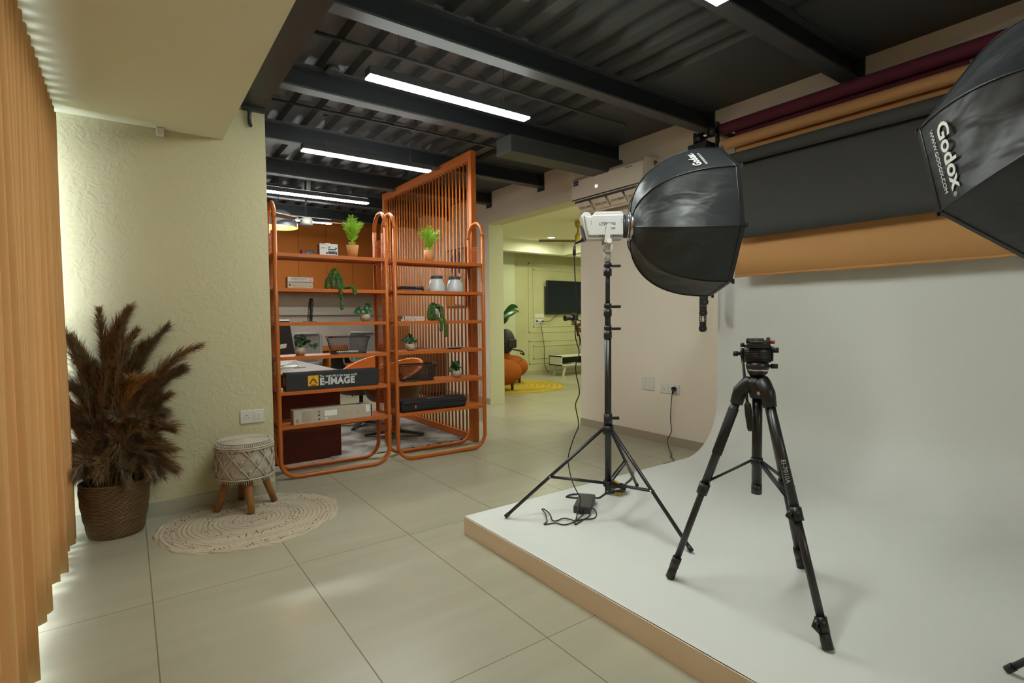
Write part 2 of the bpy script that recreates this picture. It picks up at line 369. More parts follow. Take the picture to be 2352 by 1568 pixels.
# cyclorama: raised white platform sweeping up into the wall
cy = MB(); y0, y1 = -3.0, 2.52; Rr = .42; XV = 3.89
prof = [(1.487, 0), (1.487, .1)]
prof += [(XV-Rr, .1)]
for i in range(1, 15):
    a = -PI/2+PI/2*i/14; prof.append((XV-Rr+Rr*math.cos(a), .1+Rr+Rr*math.sin(a)))
prof += [(XV, 2.35), (WX-.001, 2.35), (WX-.001, 0)]
top = prof[1:-2]
th = thing('cyclorama', 'white curved studio backdrop wall sweeping down into a low raised platform', 'cyclorama')
c = MB()
def cf(u, v):
    i = min(int(u*(len(top)-1)+1e-6), len(top)-1); return (top[i][0], y0+(y1-y0)*v, top[i][1])
c.grid(cf, len(top)-1, 1); c.face([(XV, y0, 2.35), (WX-.001, y0, 2.35), (WX-.001, y1, 2.35), (XV, y1, 2.35)])
o = c.build('sweep', M_CYC, th)
for f in o.data.polygons: f.use_smooth = True
s_ = MB(); s_.face([(1.487, y0, 0), (1.487, y1, 0), (1.487, y1, .097), (1.487, y0, .097)])
s_.face([(1.487, y1, .0), (WX-.001, y1, 0), (WX-.001, y1, .097), (1.487, y1, .097)])
s_.b2((1.484, y0, 0), (1.490, y1+.003, .096))
s_.build('platform_side', M_CYCS, th)['label'] = 'pinkish beige side face of the platform'
e_ = MB(); e_.b.faces.new([e_.b.verts.new((p[0], y1-.001, p[1])) for p in [(1.487, .096), (1.487, .1)]+top[1:]+[(WX-.001, 2.35), (WX-.001, .09)]])
e_.build('end_face', M_CYC, th)

# ================================================================== CURTAIN
def cx(y, z):
    k = (z/2.34); ph = 2*PI*y/.105
    a = .042*(1-.2*(1-k)); w = math.sin(ph+.5*math.sin(y*5.3)+(1-k)*.9*math.sin(y*7.1))
    w = math.copysign(abs(w)**.75, w)
    return -.315+a*w+(1-k)*.018*math.sin(y*13.7+2)+(1-k)*.012*math.sin(y*4.1)
c = MB()
def cfn(u, v):
    y = -1.6+(3.80+1.6)*u; z0 = .045+.014*math.sin(y*3.1); z = z0+(2.33-z0)*v; return (cx(y, z), y+.008*math.sin(2*PI*y/.105*2)*(1-v), z)
c.grid(cfn, 760, 10)
o = c.build('curtain', M_CURT); md = o.modifiers.new('s', 'SOLIDIFY'); md.thickness = .002
tag(o, 'long pleated orange-tan floor-length curtain along the left side', 'curtain')
tag(MB().b2((-.34, -1.7, 2.345), (-.30, 3.85, 2.372)).build('curtain_track', M_WHITE), 'thin curtain track fixed under the low cream ceiling', 'curtain track')
tag(MB().b2((.182, 3.88, 2.327), (.222, 3.93, 2.372), bev=.006).build('sensor_box', M_SWITCH), 'small off-white sensor box where the textured wall meets the low ceiling', 'sensor')

# ================================================================== HANGING STRIP LAMPS
def strip(y, x0, lb):
    t = thing('strip_lamp', lb, 'lamp', (x0, y, 2.6), group='hanging linear strip lamps')
    L_ = 1.17
    MB().b2((0, -.025, .012), (L_, .032+.025, .06)).build('housing', M_BLK, t)
    MB().b2((.0, -.022, 0), (L_, .054, .013), bev=.005).build('diffuser', M_DIFF, t)
    MB().b2((.01, -.012, .058), (L_-.01, .044, .064)).build('top_diffuser', M_DIFFU, t)
    for xx in (.2, L_-.2): 
        MB().cyl((xx, .016, .06), (xx, .016, .33), .0015, n=6).build('suspension_wire', M_BLACK, t)
        MB().lathe([(.02, 0), (.02, .012)], 12, (xx, .016, .316)).build('ceiling_mount', M_BLK, t)
for y, x0, lb in ((3.02, 1.18, 'largest looking hanging white strip lamp, nearest fully visible one'), (4.6, 1.22, 'second hanging white strip lamp, ending beside the top of the slatted screen'),
                  (6.26, 1.24, 'third hanging white strip lamp just above the ceiling fan'), (7.84, 1.29, 'farthest small strip lamp behind the black dome pendant'),
                  (1.40, 1.05, 'strip lamp cut off by the top edge of the picture above the platform')):
    strip(y, x0, lb)
strip(-1.8, 1.05, 'added strip lamp behind the viewer, an unseen fill light')  # added out of view behind the camera as fill light

# ================================================================== POTTED PAMPAS
t = thing('pampas_basket', 'woven brown basket full of tall dark dried pampas plumes beside curtain', 'potted plant', (-.085, 3.755, 0)); t.scale = (.87, .87, .90)
bk = MB(); seg = 60; H_ = .335
prof = []
for i in range(30):
    z = H_*i/29; r = .148+.040*math.sin(min(1, z/.30)*PI/2)+.004*abs(math.sin(PI*z/.0135)); prof.append((r, z))
prof += [(.175, H_+.004), (.172, H_-.02), (.15, .15), (.0, .14)]
bk.lathe([(0, 0), (.14, 0)]+prof, seg); 
bo = bk.build('woven_pot', wave_mat('seagrass', (.26, .165, .075), (.085, .052, .028), 22, 'BANDS', 2.5, 'Z', .7, .8, .006, mapping=(1, 1, 1.6)), t)
rnd = random.Random(3)
M_PL = [mat('pampas_brown', (.30, .20, .11), .95, spec=.1), mat('pampas_dark', (.22, .165, .11), .95, spec=.1), mat('pampas_umber', (.25, .165, .09), .95, spec=.1), mat('pampas_rust', (.38, .20, .08), .95, spec=.1)]
M_PLS = mat('pampas_stem', (.22, .14, .06), .8)
def plume(base, tip, lean, w, n, m, ln):
    """a nodding plume: a curved stalk with hair-fine branchlets"""
    base, tip, lean = Vector(base), Vector(tip), Vector(lean); vs, fs = [], []
    def pos(s): return base.lerp(tip, s)+Vector((0, 0, .10*math.sin(PI*s)))+lean*(s**3)
    def tri(a, b_, c_): k = len(vs); vs.extend((a, b_, c_)); fs.append((k, k+1, k+2))
    pts = [pos(i/12) for i in range(13)]
    for i in range(12):
        a, b_ = pts[i], pts[i+1]; r = .0038*(1-.7*i/12); k = len(vs)
        for p in (a, b_):
            for q in range(3): vs.append(p+Vector((r*math.cos(q*2.09), r*math.sin(q*2.09), 0)))
        fs.extend(((k, k+1, k+4, k+3), (k+1, k+2, k+5, k+4), (k+2, k, k+3, k+5)))
    s0 = max(.22, 1-ln); g = rnd.gauss; U_ = rnd.random; down = Vector((0, 0, -1))
    for i in range(n):
        s = s0+(1-s0)*U_()**.8; p = pos(s); d = (pos(min(1.03, s+.04))-pos(max(0, s-.04))).normalized()
        side = Vector((g(0, 1), g(0, 1), g(0, 1))); side = (side-d*side.dot(d)).normalized()
        env = math.sin(PI*min(1, max(.08, (s-s0)/(1-s0)))**.75)*.7+.35
        l = w*env*(.45+.75*U_()); dr = (d*1.35+side*.62).normalized()
        q = p+dr*l*.6; e = p+dr*l*1.05+side*l*.10+down*.20*l; wv = dr.cross(side).normalized()*.0015; k = len(vs)
        vs.extend((p-wv, p+wv, q+wv, q-wv, e)); fs.append((k, k+1, k+2, k+3)); fs.append((k+3, k+2, k+4))
        for jj in range(4):
            s2 = p.lerp(q, .2+.8*U_()); v = (dr*1.4+Vector((g(0, .5), g(0, .5), g(0, .5)))).normalized()*l*.38
            tri(s2-wv*.7, s2+wv*.7, s2+v+down*.08*l)
    for v in vs: v.y = min(v.y, .178)
    me = bpy.data.meshes.new('plume'); me.from_pydata(vs, [], fs); me.materials.append(m)
    o = bpy.data.objects.new('plume', me); COL.objects.link(o); o.parent = t; return o
def cam_side(u, d):  # lateral offset (to the right in plan) and depth
    return Vector((u*.857+d*.2, -u*.45+d*.5, 0))
PLS = [(-.30, .10, 1.02, -.10, 0), (-.24, .0, 1.22, -.06, 2), (-.06, .05, 1.36, .14, 0), (.02, .1, 1.30, .04, 0), (-.15, .08, 1.28, .02, 2), (.10, .0, 1.17, .06, 0), (.17, -.05, 1.12, .09, 2), (.30, .0, 1.22, .10, 1),
       (.36, .0, 1.08, .14, 1), (.40, .05, 1.12, .15, 0), (.30, .1, 1.05, .12, 2), (.22, -.1, .98, .05, 3), (.12, -.15, .95, .02, 3), (-.10, -.14, 1.05, -.02, 1), (0, -.15, 1.02, .0, 0), (-.20, -.10, .95, -.05, 1),
       (-.28, -.05, .85, -.05, 1), (-.25, -.12, .78, -.03, 3), (.28, -.05, .85, .08, 1), (.33, 0, .75, .08, 0), (.20, -.16, .78, .03, 2), (.05, -.18, .80, .0, 1), (-.12, -.18, .80, -.02, 2), (.25, .1, .95, .06, 1), (.0, .15, 1.15, 0, 1), (-.2, .12, 1.1, -.03, 1),
       (.30, -.08, .62, .07, 0), (-.22, -.12, .60, -.03, 2), (-.15, -.17, .52, -.02, 2), (.2, -.16, .58, .04, 1), (.1, -.18, .62, .01, 2), (.28, .0, .5, .1, 2), (-.02, .0, .9, .0, 1), (.12, .08, 1.0, .02, 1), (-.08, .05, .95, -.02, 1), (-.16, -.05, 1.12, -.03, 0), (.06, -.06, 1.2, .02, 2)]
for (u, d, h, ln, mi) in PLS:
    a = rnd.random()*6.28; tp = cam_side(u*.80, d*.7); top = abs(ln) > .03
    plume((.10*math.cos(a), .10*math.sin(a), .15), tp+Vector((0, 0, h+(.23 if h > 1.1 else .13 if h > .9 else .04))), cam_side(ln*1.5+.05*rnd.uniform(-1, 1), -.03)+Vector((0, 0, -.10-abs(ln)*.5)), .175, 470, M_PL[mi], .68)
for k in range(26):
    u = rnd.uniform(-.26, .30); l = cam_side(u, rnd.uniform(-.17, .1)); h = rnd.uniform(.50, 1.02)
    plume((.1*rnd.uniform(-1, 1), .1*rnd.uniform(-1, 1), .2), l*.9+Vector((0, 0, h)), l*.35+Vector((0, 0, -.09)), .15, 360, M_PL[rnd.choice((0, 2, 2, 1, 3, 0))], .85)

for k in range(18):
    a = 2*PI*k/18+rnd.uniform(-.15, .15); r = rnd.uniform(.17, .25); c_, s_ = math.cos(a), math.sin(a)
    plume((.11*c_, .11*s_, .22), (r*c_, r*s_*.8, rnd.uniform(.36, .56)), (.07*c_, .05*s_, -.10), .12, 260, M_PL[rnd.choice((0, 1, 2))], .95)

# ================================================================== CROCHET RUG + MACRAME STOOL
rg = MB(); N1, NR = 160, 66
def rim(a): return 1+.018*math.sin(3*a+1)+.012*math.sin(7*a)+.012*math.sin(19*a)+(.03 if False else 0)
def rr(u, v):
    a = 2*PI*u; r = max(.0005, v); R0 = .50*rim(a)
    rad = R0*r; z = .006+.0035*math.sin(rad*2*PI/.022)+.0012*math.sin(60*a+rad*200)
    if r > .93: z += .004*(1+math.sin(23*a))*(r-.93)/.07
    # a small crumpled fold near the right edge
    da = math.atan2(math.sin(a+.60), math.cos(a+.60)); z += .022*math.exp(-(da/.07)**2)*max(0, r-.72)/.28
    if v >= .999: z = .0005
    return (rad*math.cos(a), rad*math.sin(a)*.93, z)
rg.grid(rr, N1, NR)
o = rg.build('crochet_rug', wave_mat('crochet_cotton', (.47, .41, .31), (.36, .30, .21), 12, 'RINGS', .6, 'Z', .95, .4, .003, spread=(.05, .3)), None, (.575, 3.485, 0))
nt, N, L, b = nodes(o.data.materials[0])
# small holes of the crochet
tc = [n for n in N if n.type == 'TEX_COORD'][0]; vo = N.new('ShaderNodeTexVoronoi'); vo.inputs['Scale'].default_value = 55; L.new(tc.outputs['Object'], vo.inputs['Vector'])
mxn = N.new('ShaderNodeMix'); mxn.data_type = 'RGBA'; lk = b.inputs['Base Color'].links[0].from_socket
h = math_n(N, L, 'LESS_THAN', vo.outputs['Distance'], .26)
w2 = N.new('ShaderNodeTexWave'); w2.wave_type = 'RINGS'; w2.rings_direction = 'Z'; w2.inputs['Scale'].default_value = 1.9; L.new(tc.outputs['Object'], w2.inputs[0])
h = math_n(N, L, 'MULTIPLY', h, math_n(N, L, 'GREATER_THAN', w2.outputs['Fac'], .62))
L.new(h, mxn.inputs[0]); L.new(lk, mxn.inputs[6]); mxn.inputs[7].default_value = (.13, .09, .05, 1); L.new(mxn.outputs[2], b.inputs['Base Color'])
tag(o, 'round cream crocheted rug under the knitted stool', 'rug')

t = thing('macrame_stool', 'round cream macrame covered stool on four wooden legs', 'stool', (.585, 3.735, .008), R(8))
sr = .165; z0, z1 = .205, .425
ms = MB(); ms.lathe([(0, z1+.012), (.08, z1+.011), (sr-.02, z1+.004), (sr-.004, z1-.01), (sr-.002, z0+.02), (sr-.012, z0), (0, z0)][::-1], 48)
seat = ms.build('seat', mat('stool_cloth', (.42, .37, .29), .95), t)
rp = MB()
for k in range(12):   # knitted rings on top
    r = .012+k*.0125; pts = [(r*math.cos(a), r*math.sin(a), z1+.012-.006*(r/sr)**2+.0025*math.sin(a*max(6, int(r*520)))) for a in [2*PI*i/max(24, int(r*1200)) for i in range(max(24, int(r*1200)))]]
    rp.tube(pts, .0055, 5, closed=True)
rp.build('crochet_top', M_MACR, t)
mc = MB(); nd = 11; rc = sr+.004; hh = z1-.02-(z0+.01)
def cyp(a, z, r=rc): return (r*math.cos(a), r*math.sin(a), z)
for k in range(nd):    # diamond net and knot fans
    for sgn in (1, -1):
        a0 = 2*PI*k/nd
        pts = [cyp(a0+sgn*2*PI/nd*s*1.5, z0+.012+hh*s) for s in [i/14 for i in range(15)]]
        mc.tube(pts, .0042, 5)
    for row in range(3):
        ac = 2*PI*(k+(.5 if row % 2 else 0))/nd; zc = z0+.012+hh*(row*.333+.167)
        for j in range(8):
            q = PI*2*j/8; mc.tube([cyp(ac, zc, rc+.003), cyp(ac+.10*math.cos(q), zc+.026*math.sin(q))], .0025, 4)
for z in (z1-.018, z1-.030, z0+.008):
    mc.tube([cyp(a, z+.0015*math.sin(40*a)) for a in [2*PI*i/80 for i in range(80)]], .005, 5, closed=True)
for k in range(88):
    a = 2*PI*k/88; mc.tube([cyp(a, z0+.008), cyp(a+.01, z0-.016+.006*math.sin(a*11))], .0022, 4)
    mc.tube([cyp(a, z1-.016), cyp(a, z1+.004, rc-.012)], .003, 4)
mc.build('macrame_skirt', M_MACR, t)
for k in range(4):
    a = R(-8+90*k); MB().cyl((.100*math.cos(a), .100*math.sin(a), .21), (.168*math.cos(a), .168*math.sin(a), .002), .025, .019, 14).build('leg', M_WOODL, t)

# wall sockets and switches
def plate(name, lab, cat, m4, w, h, socks, switches, mt=M_SWITCH):
    t = thing(name, lab, cat); t.matrix_world = m4
    MB().b2((-w/2, -.009, -h/2), (w/2, 0, h/2), bev=.003).build('cover_plate', mt, t)
    for (x, z) in socks:
        MB().b2((x-.019, -.0105, z-.019), (x+.019, -.008, z+.019)).build('socket', mt, t)
        d = MB()
        for (a, b_, r_) in ((0, .011, .0035), (-.0095, -.006, .0028), (.0095, -.006, .0028)): d.cyl((x+a, -.0112, z+b_), (x+a, -.009, z+b_), r_, n=8)
        d.build('pin_hole', M_BLACK, t)
    for (x, z, sw, sh) in switches:
        MB().b2((x-sw/2, -.0125, z-sh/2), (x+sw/2, -.008, z+sh/2), bev=.0015).build('rocker', mt, t)
    return t
plate('wall_socket', 'white socket and switch plate on the textured wall above the stool', 'wall socket', Matrix.Translation((.667, 3.93, .553)), .148, .088, [(-.035, 0)], [(.022, 0, .022, .042), (.045, 0, .022, .042)])
WR = Matrix.Rotation(R(-90), 4, 'Z')   # local -y faces -x ... plates on the right wall
def onwall(y, z): return Matrix.Translation((WX, y, z)) @ WR
plate('switch_plate', 'square white six-switch plate on the pink wall left of the plugged socket', 'light switch', onwall(3.39, .556), .150, .13, [], [(x, z, .035, .045) for x in (-.043, 0, .043) for z in (-.026, .028)])
ps = plate('wall_socket', 'white double socket with black plug on the pink wall beside the white sweep', 'wall socket', onwall(3.135, .527), .215, .088, [(-.065, 0), (.062, 0)], [(-.022, 0, .022, .042)])

# ================================================================== BOOKSHELVES
SA = R(-2.9); U = [Vector((.897, 4.195, 0)), Vector((1.812, 4.149, 0))]
SW, SD, SHT, TR = .842, .272, 2.085, .0165
SZ = [1.700, 1.440, 1.185, .928, .665, .408]
def bookshelf(i, lb):
    t = thing('bookshelf', lb, 'bookshelf', U[i], SA, 'orange tube shelf units')
    rc_, ra = .13, SD/2
    for yy in (0, SD):
        pts = [(0, yy, SHT-ra)]+[(0, yy, 1)]+arc((rc_, rc_+TR), rc_, PI, 1.5*PI, 10, 'xz', yy)+arc((SW-rc_, rc_+TR), rc_, 1.5*PI, 2*PI, 10, 'xz', yy)+[(SW, yy, 1), (SW, yy, SHT-ra)]
        MB().tube(pts, TR, 12).build('tube_frame', M_ORG, t)
    for xx in (0, SW):
        MB().tube(arc((ra, SHT-ra-TR), ra, PI, 0, 20, 'yz', xx)[0:], TR, 12).build('arch', M_ORG, t).location = (0, 0, TR)
        g = MB(); zb, zt = .235, 1.865; n = 12
        for k in range(n+1):
            y = TR+(SD-2*TR)*k/n; g.b2((xx-.0011, y-.0011, zb), (xx+.0011, y+.0011, zt))
        m_ = int((zt-zb)/.0195)
        for k in range(m_+1):
            z = zb+(zt-zb)*k/m_; g.b2((xx-.0011, TR, z-.0011), (xx+.0011, SD-TR, z+.0011))
        g.build('mesh_panel', M_ORG, t)
        for z in SZ: MB().b2((xx-.010, TR*.5, z-.024), (xx+.010, SD-TR*.5, z-.001)).build('side_rail', M_ORG, t)
    for z in SZ:
        MB().b2((TR*.6, -.010, z-.026), (SW-TR*.6, .012, z)).b2((TR*.6, SD-.012, z-.026), (SW-TR*.6, SD+.01, z)).b2((TR*.6, .012, z-.012), (SW-TR*.6, SD-.012, z)).build('shelf_board', M_ORG, t)
    return t
bookshelf(0, 'left orange tube bookshelf next to the textured wall and holding the long black box'); bookshelf(1, 'right orange tube bookshelf in front of the slatted screen')
def sh(i, u, off, z): return Matrix.Rotation(SA, 3, 'Z') @ Vector((u, off, 0)) + U[i] + Vector((0, 0, z))
def on_shelf(name, lb, cat, i, u, off, k, rz=0, group=None):
    return thing(name, lb, cat, sh(i, u, off, SZ[k]), SA+rz, group)

# --- left unit, top shelf
t = on_shelf('gadget_box', 'small black product box with red stripe on left shelf top', 'box', 0, .205, .09, 0)
MB().b2((0, 0, 0), (.095, .06, .042), bev=.001).build('carton', mat('gloss_black_card', (.012, .012, .014), .3), t)
MB().b2((.012, -.0008, 0), (.021, 0, .042)).build('stripe', M_DKRED, t)
g = MB(); g.tube(smooth_path([(.032, -.001, .016), (.042, -.001, .026), (.055, -.001, .017), (.066, -.001, .028), (.078, -.001, .018), (.086, -.001, .014)]), .002, 5); g.lathe([(.006, 0), (.006, .001)], 12, m=Matrix.Translation((.045, 0, .014)) @ Matrix.Rotation(R(90), 4, 'X')); g.build('printed_picture', mat('print_grey', (.35, .35, .36), .5), t)
t = on_shelf('microphone_box', 'white product box with picture of black wireless microphones on top shelf', 'box', 0, .332, .06, 0, R(-3))
MB().b2((0, 0, 0), (.138, .095, .095), bev=.001).build('carton', mat('white_card', (.62, .62, .60), .5), t)
MB().b2((.05, .03, .095), (.09, .04, .103), bev=.002).build('hang_tab', M_LABEL, t)
MB().b2((-.0008, 0, .0), (0, .095, .095)).build('side_print', mat('brown_print', (.16, .07, .04), .5), t)
pm = mat('print_dark', (.03, .03, .035), .5)
g = MB(); g.b2((.064, -.001, .046), (.122, 0, .056)).b2((.064, -.001, .016), (.12, 0, .038)).b2((.048, -.001, .014), (.060, 0, .03)).b2((.122, -.001, .012), (.132, 0, .036)).b2((.088, -.001, .005), (.124, 0, .009))
for x, z in ((.072, .068), (.124, .062)): g.lathe([(.0075, -.001), (.0075, .0)], 14, m=Matrix.Translation((x, -.0, z)) @ Matrix.Rotation(R(90), 4, 'X'))
g.build('printed_picture', pm, t)
text('HOLLYLAND', .008, mat('print_mid', (.25, .25, .25), .5), t, (.012, -.0012, .083)); text('LARK', .012, pm, t, (.010, -.0012, .058)); text('M2', .012, mat('gold_print', (.55, .42, .12), .5), t, (.043, -.0012, .058))

def palm(i, u, h, w, lb, seed, pr=.048, ph=.105):
    t = on_shelf('potted_palm', lb, 'potted plant', i, u, .12, 0, 0, 'small palms in terracotta pots'); rd = random.Random(seed)
    MB().lathe([(0, 0), (pr*.72, 0), (pr, ph), (pr*.9, ph), (pr*.85, ph-.012), (0, ph-.014)], 28).build('pot', M_TERRA, t)
    st = MB(); lf = MB(); nf = 17
    for k in range(nf):
        a = 2*PI*k/nf+rd.uniform(-.2, .2); el = rd.uniform(.12, .85); L_ = h*(.62+.38*(1-el))*rd.uniform(.85, 1.1)
        d = Vector((math.cos(a)*el*w/h*1.25, math.sin(a)*el*w/h*.9, 1))
        pts = [Vector((0, 0, ph-.015))+Vector((d.x*L_*s*(.4+.75*s), d.y*L_*s*(.4+.75*s), L_*s*(1-.16*el*s*s))) for s in [j/8 for j in range(9)]]
        st.tube(pts, [.0022*(1-.6*j/8) for j in range(9)], 5)
        for s in range(2, 9):
            for f_ in (0, .25, .5, .75):
                if s == 8 and f_: continue
                p = pts[s] if not f_ else pts[s].lerp(pts[min(8, s+1)], f_); dd = (pts[s]-pts[s-1]).normalized(); tau = rd.uniform(-1.1, 1.1); tg = Vector((-math.sin(a), math.cos(a), 0)); sd = (tg*math.cos(tau)+dd.cross(tg)*math.sin(tau)).normalized()
                for sg in (1, -1):
                    l = .047*(1.1-.5*abs(s-4.5)/4)*rd.uniform(.8, 1.15); e = p+(dd*.8+sd*sg*.9).normalized()*l+Vector((0, 0, -.006)); wv = dd*.0030; m_ = p.lerp(e, .45)
                    lf.face([p, m_+wv, e, m_-wv])
    for k in range(5):
        a = 2*PI*k/5+.4; lf.face([(0, 0, ph-.01), (.012*math.cos(a)+.004, .012*math.sin(a), ph+.03), (.035*math.cos(a), .035*math.sin(a), ph+.02+.012*(k % 2))])
    st.build('stalk', M_PALMS, t); lf.build('frond', M_GREENL, t, normals=False)
palm(0, .606, .285, .095, 'taller green palm in terracotta pot on the left shelf unit top', 5)
palm(1, .366, .235, .13, 'shorter green palm in terracotta pot on the right shelf unit top', 9)

# --- books
def book(i, u, off, k, z, w, d, h, cm, lb, texts=(), rz=0, grp=None, extra=None):
    t = on_shelf('book', lb, 'book', i, u, off, k, rz, grp); t.location.z += z
    MB().b2((.003, .002, .002), (w-.003, d-.003, h-.002)).build('pages', M_PAPW, t)
    MB().b2((0, 0, 0), (w, d, .002)).b2((0, 0, h-.002), (w, d, h)).b2((0, 0, 0), (w, .002, h)).build('cover', cm, t)
    for (s, size, m_, x, zz, rot, sx) in texts: text(s, size, m_, t, (x, -.0012, zz), rot, sx=sx)
    if extra: extra(t)
    return t
GB = 'books lying on the orange shelves'
blu = mat('blue_ink', (.05, .22, .45), .5); pnk = mat('pink_ink', (.65, .25, .25), .5); gld = mat('tan_ink', (.45, .25, .15), .5)
book(0, .098, .09, 1, 0, .184, .105, .052, mat('cream_cover', (.50, .42, .33), .6), 'thicker cream paperback with rose lettering, lower of the pair on the left shelf unit', [('KEN FOLLETT', .018, mat('rose_ink', (.55, .30, .24), .5), .032, .022, None, 1.05), ('A DANGEROUS FORTUNE', .008, gld, .036, .009, None, 1)], 0, GB,
     lambda t: (MB().lathe([(.008, -.001), (.008, 0)], 12, m=Matrix.Translation((.015, 0, .03)) @ Matrix.Rotation(R(90), 4, 'X')).build('emblem', pm, t), MB().b2((.163, -.001, .019), (.170, 0, .026)).build('red_mark', M_DKRED, t)))
book(0, .098, .085, 1, .053, .186, .105, .037, mat('white_cover', (.58, .56, .47), .6), 'white paperback with upside-down blue lettering, upper of the pair on the left shelf unit', [('SALMAN RUSHDIE', .0175, blu, .142, .030, (R(90), PI, 0), .82), ('THE MOORS LAST SIGH', .009, pnk, .142, .012, (R(90), PI, 0), 1)], R(0), GB,
     lambda t: MB().b2((.156, -.001, .006), (.182, 0, .032)).build('publisher_mark', mat('pink_block', (.7, .28, .28), .5), t))
book(1, .068, .06, 1, 0, .215, .125, .021, mat('black_cover', (.014, .014, .016), .4), 'black book with orange and violet lettering, under another black book', [('RICH DAD', .015, mat('orange_ink', (.65, .22, .06), .5), .006, .005, None, 1), ('POOR DAD', .015, mat('violet_ink', (.35, .3, .6), .5), .078, .005, None, .9), ('ROBERT KIYOSAKI', .007, M_LABEL, .138, .006, None, 1)], 0, GB)
book(1, .065, .06, 1, .022, .215, .13, .018, mat('black_cover2', (.01, .01, .011), .35), 'plain black book lying on top of the orange lettered black book', [('Napoleon Hill', .008, M_LABEL, .142, .006, None, 1)], R(-1.5), GB, lambda t: MB().lathe([(.006, -.001), (.006, 0)], 10, m=Matrix.Translation((.205, 0, .009)) @ Matrix.Rotation(R(90), 4, 'X')).build('emblem', M_LABEL, t))
book(1, .072, .06, 2, 0, .21, .13, .017, mat('ivory_cover', (.60, .56, .50), .6), 'white book at the bottom of the stack beside the hanging succulent', [('The Psychology of Money', .0085, pm, .01, .005, None, 1)], 0, GB, lambda t: MB().lathe([(.006, -.001), (.006, 0)], 10, m=Matrix.Translation((.128, 0, .0085)) @ Matrix.Rotation(R(90), 4, 'X')).build('emblem', M_DARK, t))
book(1, .082, .058, 2, .018, .20, .13, .022, mat('blush_cover', (.60, .45, .36), .6), 'pale pink book with black spine mark, second in the right stack', [('ikigai', .010, mat('rose2', (.5, .25, .2), .5), .09, .008, None, 1)], R(1), GB, lambda t: MB().b2((.014, -.001, .002), (.021, 0, .02)).build('spine_mark', M_BLACK, t))
book(1, .090, .070, 2, .041, .185, .10, .006, mat('salmon_cover', (.55, .33, .22), .6), 'thin booklet with dark corner lying on the pink book', [], R(14), GB, lambda t: MB().b2((.10, .0, .006), (.185, .05, .0068)).build('dark_corner', M_DARK, t))

# --- hanging succulents
def succulent(i, u, off, k, lb, trails, seed, pr=.043, ph=.105, dome=.06):
    t = on_shelf('string_of_pearls_pot', lb, 'potted plant', i, u, off, k, 0, 'trailing succulents in grey pots'); rd = random.Random(seed)
    MB().lathe([(0, 0), (pr*.62, 0), (pr, ph*.75), (pr*.95, ph), (pr*.85, ph), (pr*.8, ph-.01), (0, ph-.012)], 24).build('pot', mat('grey_pot', (.33, .34, .34), .5, var=(30, (.45, .46, .46))), t)
    for tr in trails:
        b = MB(); pts = smooth_path([(0, 0, ph-.005)]+tr, 6); L_ = 0
        b.tube(pts, .002, 4)
        for j, p in enumerate(pts):
            nx = pts[min(j+1, len(pts)-1)]
            for q in (0, .5):
                pp = p.lerp(nx, q)
                for m_ in range(5):
                    a = rd.random()*6.28; v = Vector((math.cos(a), math.sin(a), rd.uniform(-.6, .6)))*rd.uniform(.006, .011)
                    s_ = rd.uniform(.0042, .0062); b.sphere(pp+v, s_, (1, 1, 1.3), 6)
        b.build('trailing_stem', M_SUCC, t)
    cr = MB()
    for j in range(70):
        a = rd.random()*6.28; e = rd.random(); r = pr*1.05*math.sqrt(e); cr.sphere((r*math.cos(a), r*math.sin(a), ph+dome*(1-e)*.9+rd.uniform(-.008, .008)), rd.uniform(.006, .009), (1, 1, 1.2), 6)
    cr.build('crown', M_SUCC, t)
succulent(0, .452, .10, 1, 'trailing succulent in grey pot with one stem hanging below the shelf', [[(-.045, -.02, .10), (-.062, -.03, .04), (-.060, -.035, .012)], [(-.05, 0, .09), (-.068, -.01, .05), (-.07, -.02, .015)], [(.04, -.03, .09), (.048, -.045, .03), (.05, -.05, .012)],
    [(.0, -.055, .10), (.01, -.075, .05), (.012, -.118, .004), (.014, -.122, -.05), (.018, -.122, -.11), (.022, -.12, -.155)], [(.05, -.02, .08), (.058, -.04, .02), (.085, -.09, .014), (.112, -.112, .02), (.125, -.122, -.01), (.122, -.124, -.035)], [(-.02, -.05, .10), (-.025, -.06, .05), (-.03, -.062, .015)], [(.045, 0, .09), (.055, .0, .05), (.056, -.01, .014)]], 4)
succulent(1, .392, .10, 2, 'trailing succulent in grey pot with two stems hanging below the shelf', [[(-.045, -.03, .13), (-.07, -.045, .08), (-.072, -.05, .03), (-.06, -.05, .012)], [(-.04, -.02, .13), (-.055, -.05, .07), (-.045, -.06, .02)],
    [(.04, -.04, .135), (.05, -.06, .09), (.04, -.075, .05), (.045, -.112, .01), (.052, -.123, -.04), (.055, -.123, -.10), (.054, -.12, -.135)], [(-.03, -.055, .12), (-.03, -.07, .07), (-.012, -.09, .03), (.005, -.117, .005), (.012, -.124, -.04), (.010, -.122, -.085)], [(.045, -.02, .13), (.055, -.045, .08), (.05, -.06, .04)], [(.03, .0, .14), (.05, 0, .11), (.055, -.02, .08)]], 8, dome=.05)

